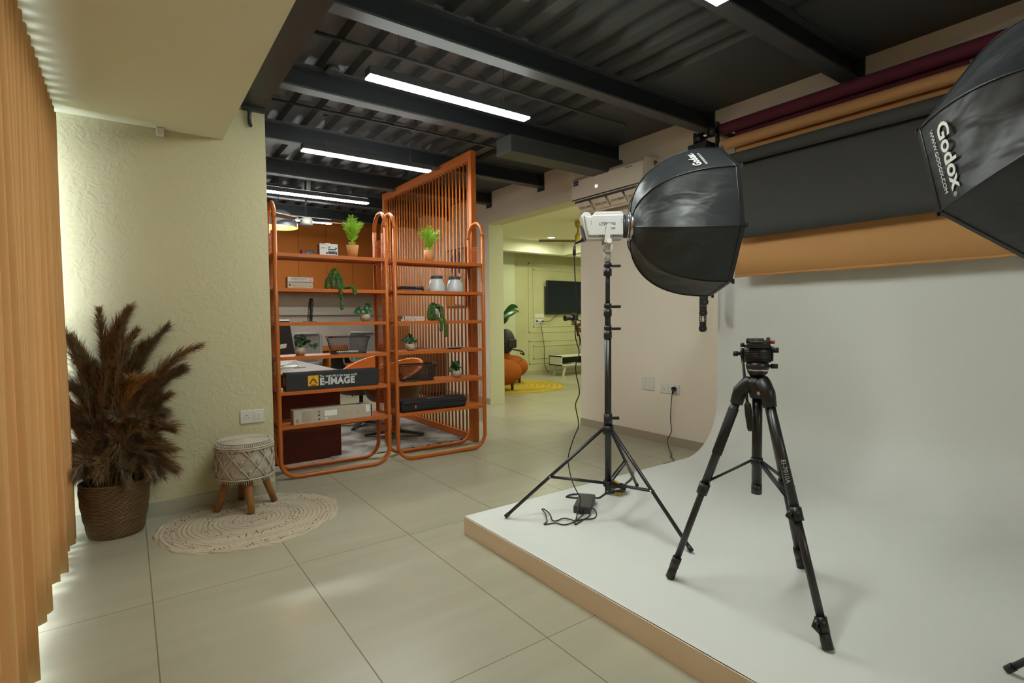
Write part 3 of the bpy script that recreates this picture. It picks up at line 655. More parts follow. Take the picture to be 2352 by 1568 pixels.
# --- leaning tower figurine
t = on_shelf('tower_figurine', 'black openwork leaning tower figurine on the left shelf', 'figurine', 0, .256, .10, 2)
MB().b2((-.045, -.035, 0), (.045, .035, .006), bev=.002).build('plinth', M_BLKM, t)
tw = MB(); lean = .016/.185
for k in range(8):
    z = .008+k*.0215; r = .0195 if k < 7 else .014; cxx = -.002+z*lean
    tw.lathe([(r*.55, z), (r, z), (r, z+.003), (r*.55, z+.003)], 18, (cxx, 0, 0))
    for j in range(12):
        a = 2*PI*j/12; tw.cyl((cxx+r*.92*math.cos(a), r*.92*math.sin(a), z), (cxx+.0215*lean+r*.92*math.cos(a), r*.92*math.sin(a), z+.0215), .0014, n=5)
tw.lathe([(.010, .0), (.010, .175)], 12, (.008, 0, .006)); tw.lathe([(.013, 0), (.013, .004)], 16, (.014, 0, .18))
tw.build('tower', M_BLKM, t)

# --- ivy pots
def ivy(i, u, off, k, lb, m_, seed, w=.07, h=.085, side=0, pr=.043, ph=.062):
    t = on_shelf('potted_ivy', lb, 'potted plant', i, u, off, k, 0, 'little ivy plants in round ceramic pots'); rd = random.Random(seed)
    MB().lathe([(0, 0), (pr*.6, 0), (pr*.95, ph*.35), (pr, ph*.6), (pr*.82, ph), (pr*.7, ph), (pr*.7, ph-.008), (0, ph-.01)], 28).build('pot', M_CERAM, t)
    b = MB(); st = MB()
    for j in range(26):
        a = rd.random()*6.28; e = rd.random()**.6; p = Vector((math.cos(a)*w*e+side*.3*e, math.sin(a)*w*.7*e, ph+h*(1-.55*e*e)*rd.uniform(.35, 1.15)))
        if j > 21 and side: p = Vector((side*rd.uniform(.8, 1.45), -.01, ph+rd.uniform(.0, .03)))
        st.tube([(0, 0, ph-.01), p*.5+Vector((0, 0, .03)), p], .0011, 4)
        for q in range(3):
            c_ = p+Vector((rd.uniform(-.012, .012), rd.uniform(-.012, .012), rd.uniform(-.012, .008))); ang = rd.random()*6.28; s_ = rd.uniform(.012, .019)
            ax = Vector((rd.uniform(-.5, .5), -1, rd.uniform(.0, .9))).normalized(); u_ = ax.orthogonal().normalized(); v_ = ax.cross(u_)
            pts = []
            for q_, rr_ in ((0, 1.15), (36, .55), (72, .95), (120, .5), (160, .75), (200, .75), (240, .5), (288, .95), (324, .55)):
                an = ang+R(q_); pts.append(c_+(u_*math.cos(an)+v_*math.sin(an))*s_*rr_)
            b.face(pts)
    st.build('stem', M_IVY, t); b.build('foliage', m_, t, normals=False)
ivy(0, .695, .11, 2, 'bright green ivy in round ceramic pot, right end of left shelf under the succulent', M_IVYB, 1, .072, .075, -.06)
ivy(0, .178, .10, 3, 'dark ivy in round pot on the left shelf in front of the grey chair', M_IVY, 2, .055, .095, .085)
ivy(1, .158, .08, 3, 'dark ivy in round pot on the right shelf unit, left end', M_IVY, 3, .062, .07, 0)
ivy(1, .613, .10, 4, 'green ivy in round pot right of the black mesh basket', M_IVYB, 4, .05, .09, -.075)

# --- mesh baskets
def basket(i, u, off, k, lb, w=.33, d=.15, h=.135, dense=False):
    t = on_shelf('mesh_basket', lb, 'basket', i, u, off, k, 0, 'black wire mesh baskets'); bw = w*.80; bd = d*.82; b = MB()
    def ring(z):
        s = z/h; ww, dd = bw+(w-bw)*s, bd+(d-bd)*s; r = .03; out = []
        for (cx_, cy_, a0) in ((ww/2-r, dd/2-r, 0), (-ww/2+r, dd/2-r, 90), (-ww/2+r, -dd/2+r, 180), (ww/2-r, -dd/2+r, 270)):
            for j in range(5): a = R(a0+90*j/4); out.append(Vector((cx_+r*math.cos(a), cy_+r*math.sin(a), z)))
        return out
    b.tube(ring(h), .006, 6, closed=True); b.tube(ring(.004), .005, 6, closed=True); b.tube(ring(.012), .003, 6, closed=True)
    b.build('rim', M_BLKM, t)
    g = MB(); n = 60 if dense else 46; rows = 22
    def at(s, z):
        rg_ = ring(z); m_ = len(rg_); ls = [(rg_[(j+1) % m_]-rg_[j]).length for j in range(m_)]; tot = sum(ls); x = (s % 1)*tot
        for j in range(m_):
            if x <= ls[j]: return rg_[j].lerp(rg_[(j+1) % m_], x/ls[j])
            x -= ls[j]
        return rg_[0]
    wr = .0011 if not dense else .0016
    for j in range(n):
        for sg in (1, -1):
            p0, p1, p2 = at(j/n, .005), at(j/n+sg*.045, h*.5), at(j/n+sg*.09, h-.004); g.tube([p0, p1, p2], wr, 3, cap=False)
    g.build('mesh_wall', M_BLKM, t)
    MB().b2((-bw/2+.01, -bd/2+.01, .001), (bw/2-.01, bd/2-.01, .004)).build('base', M_BLKM, t)
    for sg in (1, -1):
        MB().b2((sg*w/2-.012, -.03, h-.004), (sg*w/2+.010, .03, h+.009), bev=.003).build('handle', mat('handle_wood', (.48, .24, .05), .5), t)['label'] = 'wooden grip'
    return t
tb = basket(0, .548, .10, 3, 'black mesh basket with papers in it on the left shelf unit')
MB().b2((-.09, -.04, .006), (.07, .02, .020), bev=.004).build('notebook', M_WHITE)
nb = bpy.data.objects['notebook']; nb.location = sh(0, .548, .10, SZ[3]); nb.rotation_euler = (0, 0, SA+R(3)); tag(nb, 'white notebook lying inside the black mesh basket', 'notebook')
basket(1, .218, .10, 4, 'empty black mesh basket with wooden grips on the right shelf unit', .345, .16, .14, True)

# --- boxes
t = on_shelf('tripod_box', 'long black cardboard box with amber logo square on the left shelf', 'box', 0, .052, .005, 4, R(.4))
MB().b2((.0, 0, 0), (.712, .13, .135), bev=.003).build('carton', mat('black_card', (.014, .016, .018), .5), t)
lp_o = MB().b2((.157, -.0012, .030), (.235, 0, .110)).build('logo_patch', mat('amber_print', (.75, .36, .005), .5), t)
lg = MB(); 
for sg in (1, -1):
    lg.prism([(0+sg*.001, .079), (sg*.008, .079), (sg*.031, .042), (sg*.022, .042), (sg*.004, .068)], -.0022, -.001, 'y', Matrix.Translation((.196, 0, .006)))
lg.b2((.1940, -.0022, .050), (.1948, -.001, .092)).b2((.1974, -.0022, .050), (.1982, -.001, .092)).b2((.194, -.0022, .050), (.198, -.001, .0508))
lg.tube([(.196+.004*math.cos(a), -.0018, .099+.004*math.sin(a)) for a in [2*PI*q/12 for q in range(12)]], .0007, 4, closed=True)
lg.build('logo_emblem', M_BLACK, lp_o)
text('E-IMAGE', .0085, M_BLACK, lp_o, (.196, -.0018, .034), align='CENTER', bold=.0006, sx=1.15)
lw = mat('silver_print', (.55, .56, .56), .4)
text('The  magic life in the image world', .0265, lw, t, (.244, -.0015, .092), sx=.75, bold=.0006, space=1.05); text('E-IMAGE', .072, lw, t, (.244, -.0015, .035), bold=.0036, sx=.93, space=1.09)
MB().b2((-.0008, .03, .04), (.0, .10, .10)).build('side_label', mat('label_buff', (.45, .36, .28), .6), t)
t = on_shelf('lamp_carton', 'long beige printed carton on the lowest left shelf', 'box', 0, .098, .008, 5, R(.8))
MB().b2((0, 0, 0), (.598, .105, .108), bev=.002).build('carton', mat('beige_card', (.44, .385, .30), .6), t)
pr_ = mat('faint_print', (.26, .22, .17), .6); g = MB()
for q in range(11): g.b2((.06, -.001, .018+q*.0072), (.06+.085*random.uniform(.7, 1), 0, .0195+q*.0072))
for x in (.375, .425, .485, .54): 
    for q in range(3): g.b2((x-.012*(q == 1)+.004*q, -.001, .04+.012*q), (x+.012, 0, .043+.012*q))
for q in range(9): g.b2((.02+q*.0017, -.001, .015), (.0209+q*.0017, 0, .04))
g.build('printed_text', pr_, t); 
g = MB(); g.lathe([(.010, -.001), (.010, 0)], 16, m=Matrix.Translation((.188, 0, .082)) @ Matrix.Rotation(R(90), 4, 'X')); g.b2((.181, -.001, .05), (.195, 0, .063)).b2((.181, -.001, .018), (.195, 0, .030)); g.build('printed_icons', M_DARK, t)
MB().b2((.23, -.001, .045), (.325, 0, .088)).b2((.555, -.001, .045), (.588, 0, .100)).b2((.235, -.0012, .02), (.25, 0, .035)).build('sticker', M_LABEL, t)
MB().b2((.40, .02, .108), (.48, .08, .109)).build('top_label', mat('ochre_print', (.48, .28, .06), .6), t); MB().b2((.50, .02, .108), (.54, .08, .109)).build('top_label', mat('navy_print', (.08, .06, .22), .6), t)
MB().b2((.598, .0, .004), (.606, .1, .10)).build('end_flap', M_BLACK, t)
t = on_shelf('equipment_case', 'long black zipped soft case with small orange pull on the right shelf', 'case', 1, .040, .004, 5, R(.6))
cs = MB(); cs.b2((0, 0, 0), (.625, .175, .075), bev=.022); cs.b2((.005, .005, .055), (.62, .17, .098), bev=.018)
cs.build('shell', mat('case_nylon', (.007, .007, .008), .7, bump=(300, .3, .001)), t)
MB().tube([(.02, -.002, .066), (.605, -.002, .066)], .0028, 6).build('zip', M_BLKM, t)
MB().b2((.118, -.008, .030), (.129, -.002, .058), bev=.002).build('zip_pull', mat('orange_pull', (.65, .12, .02), .5), t)
text('GODOX', .034, mat('case_print', (.45, .45, .45), .5), t, (.25, .04, .0985), (0, 0, 0), sx=1.25)
def jar(u, lb):
    t = on_shelf('storage_jar', lb, 'jar', 1, u, .11, 1, 0, 'frosted jars with black lids')
    MB().lathe([(0, 0), (.076, 0), (.079, .006), (.077, .03), (.070, .065), (.060, .095), (.050, .112), (.048, .116), (0, .116)], 36).build('jar_body', mat('frosted_white', (.50, .51, .52), .35), t)
    MB().lathe([(0, .114), (.051, .114), (.052, .118), (.052, .140), (.050, .143), (0, .143)], 36).b2((.045, -.006, .132), (.062, .006, .142)).build('lid', M_DARK, t)
jar(.428, 'frosted white jar with black lid, nearer the books'); jar(.607, 'frosted white jar with black lid, nearer the right post')
t = on_shelf('oval_dish', 'dark oval dish with white rim on the right shelf unit', 'dish', 1, .588, .09, 3)
T_ = Matrix.Diagonal((1.5, .8, 1, 1)); MB().lathe([(0, 0), (.038, 0), (.056, .014), (.052, .016), (.034, .005), (0, .005)], 36, m=T_).build('bowl', mat('dish_navy', (.025, .03, .04), .35), t)
MB().lathe([(.052, .0145), (.0565, .0145), (.0565, .0175), (.052, .0175)], 36, m=T_, cap=False).build('rim', M_WHITE, t)

# ================================================================== SLATTED SCREEN
t = thing('slatted_screen', 'tall orange vertical slat screen dividing the office', 'room divider', (2.722, 4.365, 0))
Ls = 2.16; Hs = 2.80
MB().b2((-.025, 0, 0), (.03, .055, Hs)).build('post', M_ORG, t); MB().b2((-.025, Ls-.055, 0), (.03, Ls, Hs)).build('post', M_ORG, t)
MB().b2((-.025, .055, 0), (.03, Ls-.055, .075)).build('bottom_rail', M_ORG, t); MB().b2((-.025, .055, Hs-.085), (.03, Ls-.055, Hs)).build('top_rail', M_ORG, t)
ns = 28
sl = None
for k in range(ns):
    y = .055+(Ls-.11)*(k+.7)/(ns+.4)
    if sl is None: sl = MB().cyl((0, 0, .075), (0, 0, Hs-.085), .0095, n=12).build('slat', M_ORG, t); sl.location = (0, y, 0)
    else: c = sl.copy(); COL.objects.link(c); c.parent = t; c.location = (0, y, 0)

# ================================================================== OFFICE BEYOND THE SHELVES
# orange overhead cabinets, each unit a thing
xs = [-.4+.455*k for k in range(10)]
cab_l = ['orange wall cabinet at the far left end of the office wall', 'second orange wall cabinet from the office left end', 'third orange wall cabinet, hidden behind the textured wall', 'fourth orange wall cabinet', 'fifth orange wall cabinet, left of the white product box',
         'orange wall cabinet directly behind the small black product box', 'orange wall cabinet behind the white product box', 'orange wall cabinet right behind the tall potted palm', 'orange wall cabinet behind the joint of the two shelf units', 'last orange wall cabinet beside the right wall']
for k, x in enumerate([-.40, .055, .51, .965, 1.42, 1.875, 2.33, 2.785, 3.235, 3.66]):
    nx = [-.40, .055, .51, .965, 1.42, 1.875, 2.33, 2.785, 3.235, 3.66, 4.08][k+1]
    t = thing('wall_cabinet', cab_l[k], 'cabinet', (x, 9.2, 1.675), group='orange overhead cabinets')
    MB().b2((0, .02, 0), (nx-x, .349, 1.24)).build('body', M_ORGP, t)
    MB().b2((.003, 0, .002), (nx-x-.003, .02, .62), bev=.0015).build('door', M_ORGP, t); MB().b2((.003, 0, .626), (nx-x-.003, .02, 1.235), bev=.0015).build('door', M_ORGP, t)
t = thing('office_counter', 'long office counter with orange edge against the concrete wall', 'counter', (0, 8.9, 0))
MB().b2((-.6, 0, .70), (4.0, .64, .755), bev=.003).build('worktop', M_ORGP, t)
for x in (.9, 1.8, 2.70, 3.6): MB().b2((x, .02, 0), (x+.03, .62, .70)).build('divider', M_ORGP, t)
MB().b2((-.6, .60, 0), (4.0, .63, .70)).build('back_panel', M_DARK, t)
tag(MB().b2((-.6, 9.50, 1.30), (4.0, 9.55, 1.345)).build('wall_ledge', mat('ledge_grey', (.40, .37, .33), .7)), 'thin grey ledge along the concrete office wall', 'ledge')
# desk
t = thing('office_desk', 'grey office desk with black edge and dark red front panel', 'desk', (0, 0, 0))
MB().b2((-.3, 4.66, .745), (1.53, 6.25, .755)).build('desktop', mat('desk_grey', (.20, .185, .175), .45), t)
MB().b2((-.3, 4.66, .715), (1.53, 6.25, .745)).build('edge_band', M_BLACK, t)
MB().b2((-.25, 4.66, 0), (1.50, 4.69, .715)).build('modesty_panel', M_RED, t); MB().b2((1.46, 4.69, 0), (1.50, 6.2, .715)).build('side_panel', M_RED, t)
# computer
t = thing('desktop_computer', 'white all-in-one computer seen edge-on at the left end of the desk', 'computer', (1.235, 5.42, .755), R(58))
MB().b2((-.13, -.10, 0), (.13, .10, .008), bev=.003).build('base', M_WHITE, t)
MB().prism([(.06, .008), (.075, .008), (.045, .22), (.02, .22)], -.08, .08, 'x').build('stand', M_WHITE, t)
mm = Matrix.Translation((0, .02, .03)) @ Matrix.Rotation(R(-8), 4, 'X')
MB().box((0, 0, .21), (.62, .022, .44), m=mm, bev=.004).build('display_housing', M_WHITE, t); MB().box((0, -.012, .23), (.60, .002, .37), m=mm).build('screen', mat('screen_black', (.008, .008, .011), .5, spec=.15), t)
MB().box((0, .012, .23), (.61, .004, .42), m=mm).build('back_shell', M_DARK, t)
tag(MB().b2((.98, 5.18, .755), (1.14, 5.60, .768), bev=.004).build('keyboard', M_WHITE), 'white keyboard on the grey desk in front of the computer', 'keyboard')
t = thing('desk_cable', 'white cable rising from the desk grommet', 'cable', (1.30, 5.20, .756))
MB().tube(smooth_path([(0, 0, 0), (-.015, .01, .04), (-.05, .02, .10), (-.07, .03, .13)]), .004, 6).build('cord', M_WHITE, t); MB().b2((-.05, -.02, 0), (.05, .02, .003)).build('grommet', M_DARK, t)
# mesh office chairs, seen from behind
def office_chair(x, y, rz, lb, z=0):
    t = thing('office_chair', lb, 'chair', (x, y, 0), rz, 'grey office chairs at the counter')
    f = MB(); w, h = .40, .45; z0 = .56
    pts = [(-w/2+.03, 0, z0), (-w/2, 0, z0+.05), (-w/2-.005, .05, z0+h-.04), (-w/2+.03, .055, z0+h), (w/2-.03, .055, z0+h), (w/2+.005, .05, z0+h-.04), (w/2, 0, z0+.05), (w/2-.03, 0, z0)]
    f.tube(pts, .020, 8, closed=True); f.tube([(-w/2, .02, z0+.12), (w/2, .02, z0+.12)], .012, 6)
    f.build('back_frame', M_GREYM, t)
    g = MB(); g.grid(lambda u, v: (-w/2+w*u, .005+.05*v+.03*math.sin(PI*u), z0+h*v), 8, 6); g.build('back_mesh', mat('chair_mesh', (.13, .125, .12), .8), t)
    MB().tube(smooth_path([(-.14, -.02, z0+.08), (-.13, -.03, z0-.02), (-.06, .02, z0-.10), (0, .08, .44)]), .018, 8).tube(smooth_path([(.14, -.02, z0+.08), (.13, -.03, z0-.02), (.06, .02, z0-.10), (0, .08, .44)]), .018, 8).build('back_support', M_GREYM, t)
    MB().box((0, .27, .465), (.47, .46, .07), bev=.028).build('seat', mat('orange_fabric', (.50, .12, .02), .8), t)
    MB().cyl((0, .27, .09), (0, .27, .43), .025).build('gas_lift', M_BLKM, t)
    b = MB(); c_ = MB()
    for k in range(5):
        a = 2*PI*k/5+.3; e = (.29*math.cos(a), .27+.29*math.sin(a), .075); b.tube([(0, .27, .10), e], [.024, .015], 8); c_.sphere((e[0], e[1], .028), .028, (.6, 1, 1), 10)
    b.build('star_base', M_GREYM, t); c_.build('casters', M_BLACK, t)
    for sg in (-1, 1): MB().tube(smooth_path([(sg*.2, .25, .45), (sg*.27, .22, .52), (sg*.28, .2, .64)]), .014, 7).box((sg*.28, .24, .655), (.075, .24, .025), bev=.01).build('armrest', M_GREYM, t)
office_chair(2.165, 8.15, R(3), 'grey mesh-back office chair behind the dark ivy pot'); office_chair(3.0, 8.15, R(-14), 'grey mesh-back office chair behind the black mesh basket')
# orange swivel tub chairs
def tub(x, y, rz, lb):
    t = thing('tub_chair', lb, 'chair', (x, y, .014), rz, 'orange swivel tub chairs')
    rim_h = lambda a: .635+.13*math.cos(a)
    def shell(rad0, off):
        def fn(u, v):
            a = 2*PI*u; tp = rim_h(a); z = .37+(tp-.37)*v; r = rad0*(.80+.26*min(1, v*1.3)**.6)+off
            return (r*math.cos(a), r*math.sin(a)*1.05, z)
        return fn
    o = MB(); o.grid(shell(.27, .012), 40, 8); o.lathe([(0, .36), (.20, .362), (.228, .372)], 40, cap=False); o.build('outer_shell', mat('brown_shell', (.12, .045, .012), .5), t)
    i = MB(); i.grid(shell(.27, -.014), 40, 8); i.tube([(.286*math.cos(2*PI*k/40), .286*1.05*math.sin(2*PI*k/40), rim_h(2*PI*k/40)) for k in range(40)], .016, 8, closed=True)
    i.build('inner_upholstery', mat('orange_leather', (.55, .16, .025), .5), t)
    MB().lathe([(0, .38), (.24, .385), (.25, .43), (.22, .455), (0, .46)], 32).build('seat_cushion', MATS['orange_leather'], t)
    MB().cyl((0, 0, .05), (0, 0, .38), .022).build('pedestal', M_DARK, t)
    for k in range(4):
        a = PI/4+k*PI/2; d = Vector((math.cos(a), math.sin(a), 0)); q = Vector((-d.y, d.x, 0))
        b = MB(); b.prism([(0, .035), (0, .07), (.30, .018), (.30, .002), (.24, .008)], -.022, .022, 'y', Matrix.Rotation(a, 4, 'Z')); b.build('foot', M_DARK, t)
tub(2.12, 5.85, R(8), 'orange swivel tub chair with brown back, farther one by the desk'); tub(2.19, 5.10, R(12), 'orange swivel tub chair with brown back, nearer one behind the shelf joint')
# rug
def rf(u, v):
    x, y = 1.40+1.30*u, 4.53+2.3*v; return (x, y, .008+(.012*math.exp(-((u-1)/.05)**2-(v/.03)**2))+(.006*math.exp(-((u-.09)/.05)**2-(v/.03)**2)))
g = MB(); g.grid(rf, 26, 46); o = g.build('woodgrain_rug', M_RUGT); o.modifiers.new('s', 'SOLIDIFY').thickness = .007
tag(o, 'grey rug printed like wood grain with dark border under the tub chairs', 'rug')
# pendant, ceiling fan
t = thing('dome_pendant', 'black dome pendant lamp glowing orange inside', 'lamp', (1.555, 7.0, 2.345))
pr0 = [(.215*math.cos(R(a)), .22*math.sin(R(a))) for a in range(0, 91, 6)]
MB().lathe(pr0, 40, cap=False).build('outer_shade', mat('shade_black', (.13, .14, .15), .35, spec=.6), t)
MB().lathe([(r*.985, z*.98) for r, z in pr0], 40, cap=False).build('inner_shade', mat('shade_inside', (.9, .38, .05), .5, emit=(1, .36, .04), es=1.3), t)
MB().lathe([(0, .035), (.10, .04), (.12, .085), (.10, .12), (0, .13)], 24).build('bulb', mat('bulb_glow', (1, .9, .6), .5, emit=(1, .85, .55), es=14), t)
MB().cyl((0, 0, .22), (0, 0, .6), .004, n=6).build('cord', M_BLACK, t)
t = thing('ceiling_fan', 'grey and wood three-blade ceiling fan in the office', 'ceiling fan', (1.84, 6.85, 2.42))
MB().lathe([(0, -.045), (.07, -.045), (.075, -.02), (.072, .03), (.05, .05), (.015, .06), (0, .06)], 28).build('motor', mat('fan_grey', (.30, .29, .26), .4), t)
MB().cyl((0, 0, .05), (0, 0, .5), .012).build('downrod', M_BLKM, t)
for a, tw_ in ((R(118), 16), (R(-8), 8), (R(210), 8)):
    m_ = Matrix.Rotation(a, 4, 'Z') @ Matrix.Rotation(R(tw_), 4, 'X')
    MB().box((.13, 0, .01), (.14, .03, .006), m=m_).build('blade_arm', MATS['fan_grey'], t); MB().box((.43, 0, .01), (.50, .115, .008), m=m_, bev=.002).build('blade', mat('fan_wood', (.32, .19, .14), .5), t)
t = thing('smoke_detector', 'white cup-shaped ceiling fitting above the third strip lamp', 'ceiling fitting', (1.86, 6.9, 2.84))
MB().lathe([(.03, -.07), (.035, -.03), (.055, -.01), (.058, .09), (0, .09)], 24).build('cup', mat('fitting_grey', (.25, .25, .24), .5), t)
# art print on the pink wall, only seen through the slats
t = thing('art_print', 'framed abstract print of blue, white and ochre shapes behind the slats', 'picture', (WX, 7.05, 1.38))
MB().b2((-.03, -.30, 0), (0, .30, .88)).build('frame', M_DARK, t); MB().b2((-.032, -.28, .02), (-.029, .28, .86)).build('sheet', mat('print_paper', (.45, .38, .28), .6), t)
MB().prism([(.17*math.cos(a)-.04, .66+.2*math.sin(a)) for a in [2*PI*k/24 for k in range(24)]], -.0335, -.032, 'x').build('blue_shape', mat('art_blue', (.02, .09, .18), .6), t)
MB().b2((-.034, -.02, .03), (-.032, .26, .42)).build('ochre_shape', mat('art_ochre', (.50, .26, .05), .6), t); MB().prism([(.02, .05), (-.22, .05), (-.22, .45), (-.10, .52), (.02, .40)], -.0345, -.034, 'x').build('white_shape', M_LABEL, t)
t = thing('side_cabinet', 'low dark cabinet by the pink wall behind the screen', 'cabinet', (3.75, 7.4, 0))
MB().b2((0, 0, .06), (.32, 1.3, .72), bev=.004).build('body', mat('dark_wood', (.06, .03, .015), .5), t); MB().b2((-.008, .02, .08), (0, .64, .70)).build('door', MATS['dark_wood'], t); MB().b2((-.008, .66, .08), (0, 1.28, .70)).build('door', MATS['dark_wood'], t)
for (x, y) in ((.03, .05), (.29, .05), (.03, 1.25), (.29, 1.25)): MB().cyl((x, y, 0), (x, y, .06), .015, n=8).build('leg', M_BLKM, t)
tag(MB().b2((3.40, 8.2, .0), (3.80, 8.22, 1.10)).b2((3.40, 8.19, 1.0), (3.80, 8.23, 1.10)).build('pin_board', mat('olive_board', (.11, .10, .05), .7)), 'olive freestanding board seen through the slats', 'board')

# ================================================================== AIR CONDITIONER
t = thing('air_conditioner', 'wide beige wall air conditioner showing 24, over the opening', 'air conditioner', (WX, 3.265, 2.385)); LA = .955
white_ac = mat('ac_white', (.72, .63, .53), .35, spec=.5)
pf = [(0, 0.02), (0, .29), (-.165, .29), (-.20, .275), (-.222, .24), (-.228, .05), (-.215, .035), (-.15, 0.02)]
MB().prism(pf, 0, LA, 'y').build('body', white_ac, t)
MB().prism([(-.2285, .052), (-.2225, .242), (-.224, .243), (-.2315, .052)], .004, LA-.004, 'y').build('front_panel', white_ac, t); fp_o = bpy.data.objects[-1] if 0 else COL.objects[-1]
MB().b2((-.232, .003, .041), (-.20, LA-.003, .050)).build('shadow_gap', M_BLACK, t)
MB().b2((-.214, .03, .012), (-.08, LA-.03, .034)).build('outlet_mouth', M_BLACK, t)
MB().prism([(-.165, .012), (-.155, .016), (-.085, -.085), (-.095, -.089)], .02, LA-.02, 'y').build('louver', white_ac, t)
for k in range(4):
    y = .05+k*.225; MB().prism([(-.214, .010), (-.209, .014), (-.168, -.020), (-.173, -.025)], y, y+.19, 'y').prism([(-.150, -.045), (-.145, -.04), (-.120, -.066), (-.125, -.072)], y, y+.19, 'y').build('flap', white_ac, t)
    f_ = MB()
    for yy in (y, y+.09, y+.18): f_.prism([(-.205, .006), (-.195, .012), (-.120, -.068), (-.130, -.072)], yy, yy+.008, 'y')
    f_.build('fin', white_ac, t)
def acm(y, z, rz=-90): return Matrix.Translation((-.2335, y, z)) @ Matrix.Rotation(R(rz), 4, 'Z') @ Matrix.Rotation(R(90), 4, 'X')
text('24', .036, mat('led_white', (1, 1, 1), .5, emit=(.8, .9, 1), es=.6), fp_o, None, mw=Matrix.Translation((-.2325, .61, .118)) @ Matrix.Rotation(R(-90), 4, 'Z') @ Matrix.Rotation(R(90), 4, 'X'), name='led_display', bold=.001)
text('INVERTER', .020, mat('ac_print', (.12, .09, .07), .5), fp_o, None, mw=Matrix.Translation((-.2285, .21, .215)) @ Matrix.Rotation(R(-90), 4, 'Z') @ Matrix.Rotation(R(90), 4, 'X'))
MB().b2((-.2288, .855, .215), (-.2275, .925, .240)).build('rating_sticker', M_DARK, fp_o); MB().b2((-.2302, .855, .190), (-.2282, .925, .211)).build('rating_sticker', mat('sticker_violet', (.05, .03, .20), .5), fp_o)
MB().lathe([(.028, 0), (.028, .001)], 20, m=Matrix.Translation((-.05, -.0015, .24)) @ Matrix.Rotation(R(90), 4, 'X')).build('energy_badge', mat('badge_red', (.16, .03, .02), .5), t)
MB().lathe([(.012, 0), (.012, .001)], 16, m=Matrix.Translation((-.05, -.0028, .24)) @ Matrix.Rotation(R(90), 4, 'X')).build('badge_centre', mat('badge_yellow', (.45, .28, .03), .5), t)

# ================================================================== ROOM BEYOND THE OPENING
t = thing('television', 'large black wall television in the straw-coloured room', 'television', (8.15, 8.9, 1.29))
MB().b2((-.82, -.075, .01), (.82, -.045, .73), bev=.004).build('screen_housing', M_BLACK, t); MB().b2((-.80, -.0765, .03), (.80, -.0755, .72)).build('screen', mat('tv_glass', (.008, .014, .022), .12, spec=.25), t)
MB().b2((-.84, -.04, .0), (.7, 0, .60)).build('wall_mount', M_DARK, t)
plate('switch_plate', 'white switch plate above the plugged sockets left of the television', 'light switch', Matrix.Translation((7.165, 8.9, 1.255)), .26, .09, [], [(-.06, 0, .10, .06), (.06, 0, .10, .06)])
sk = plate('wall_socket', 'white socket plate with blue plug left of the television', 'wall socket', Matrix.Translation((7.165, 8.9, 1.145)), .235, .10, [(-.06, 0), (.06, 0)], [])
t = thing('hanging_cord', 'black cord with blue plug hanging down to the console', 'cord', (7.10, 8.88, 1.145))
MB().tube(smooth_path([(0, -.02, 0), (.05, -.05, -.05), (.12, -.04, -.35), (.16, -.04, -.6), (.16, -.04, -.9), (.25, -.05, -1.10), (.42, -.06, -1.13)]), .006, 6).build('cable', M_BLACK, t)
MB().lathe([(0, -.05), (.025, -.05), (.028, -.01), (.02, 0)], 14, m=Matrix.Rotation(R(-90), 4, 'X') @ Matrix.Rotation(R(180), 4, 'X')).build('plug', mat('blue_plug', (.01, .12, .45), .5), t)
t = thing('hanging_cord', 'black cord with black plug running up behind the television', 'cord', (7.24, 8.88, 1.14))
MB().tube(smooth_path([(0, -.02, 0), (.08, -.03, 0), (.2, -.03, .01), (.28, -.03, .07), (.38, -.03, .12), (.44, -.03, .18)]), .006, 6).build('cable', M_BLACK, t); MB().cyl((0, -.03, 0), (0, 0, 0), .018, n=10).build('plug', M_BLACK, t)
t = thing('tv_console', 'low white television console on slanted legs', 'console table', (7.20, 8.22, 0))
wc = mat('console_white', (.62, .63, .54), .45)
cb = MB().b2((0, 0, .22), (.02, .40, .42)).b2((2.0, 0, .22), (2.02, .40, .42)).b2((0, 0, .40), (2.02, .40, .42)).b2((0, 0, .22), (2.02, .40, .24)).b2((0, .38, .22), (2.02, .40, .42)).b2((1.0, 0, .22), (1.02, .4, .42)); cb.build('carcass', wc, t)
MB().b2((.03, .36, .24), (1.99, .379, .40)).build('back_panel', M_DARK, t)
for x, dx in ((.16, -.07), (1.86, .07)):
    for y in (.05, .33): 
        m_ = MB(); m_.prism([(x-.03, .22), (x+.03, .22), (x+dx+.02, 0), (x+dx-.02, 0)], y, y+.03, 'y'); m_.build('leg', wc, t)
MB().b2((.1, .035, .195), (1.92, .365, .22)).build('apron', wc, t)
tag(MB().b2((7.55, 8.30, .241), (7.75, 8.42, .26), bev=.004).build('set_top_box', M_WHITE), 'small white box inside the low television console', 'box')
o = wave_mat('jute_yellow', (.52, .38, .05), (.40, .27, .03), 3.2, 'RINGS', .4, 'Z', .95, .5, .004, spread=(.2, .6))
g = MB(); g.lathe([(0, .012)]+[(r*.02, .012+.002*(r % 2)) for r in range(1, 46)]+[(.91, .006), (.91, 0)], 72); yr = g.build('round_rug', o, None, (5.52, 7.60, 0)); tag(yr, 'round mustard yellow rug in the room beyond the opening', 'rug')
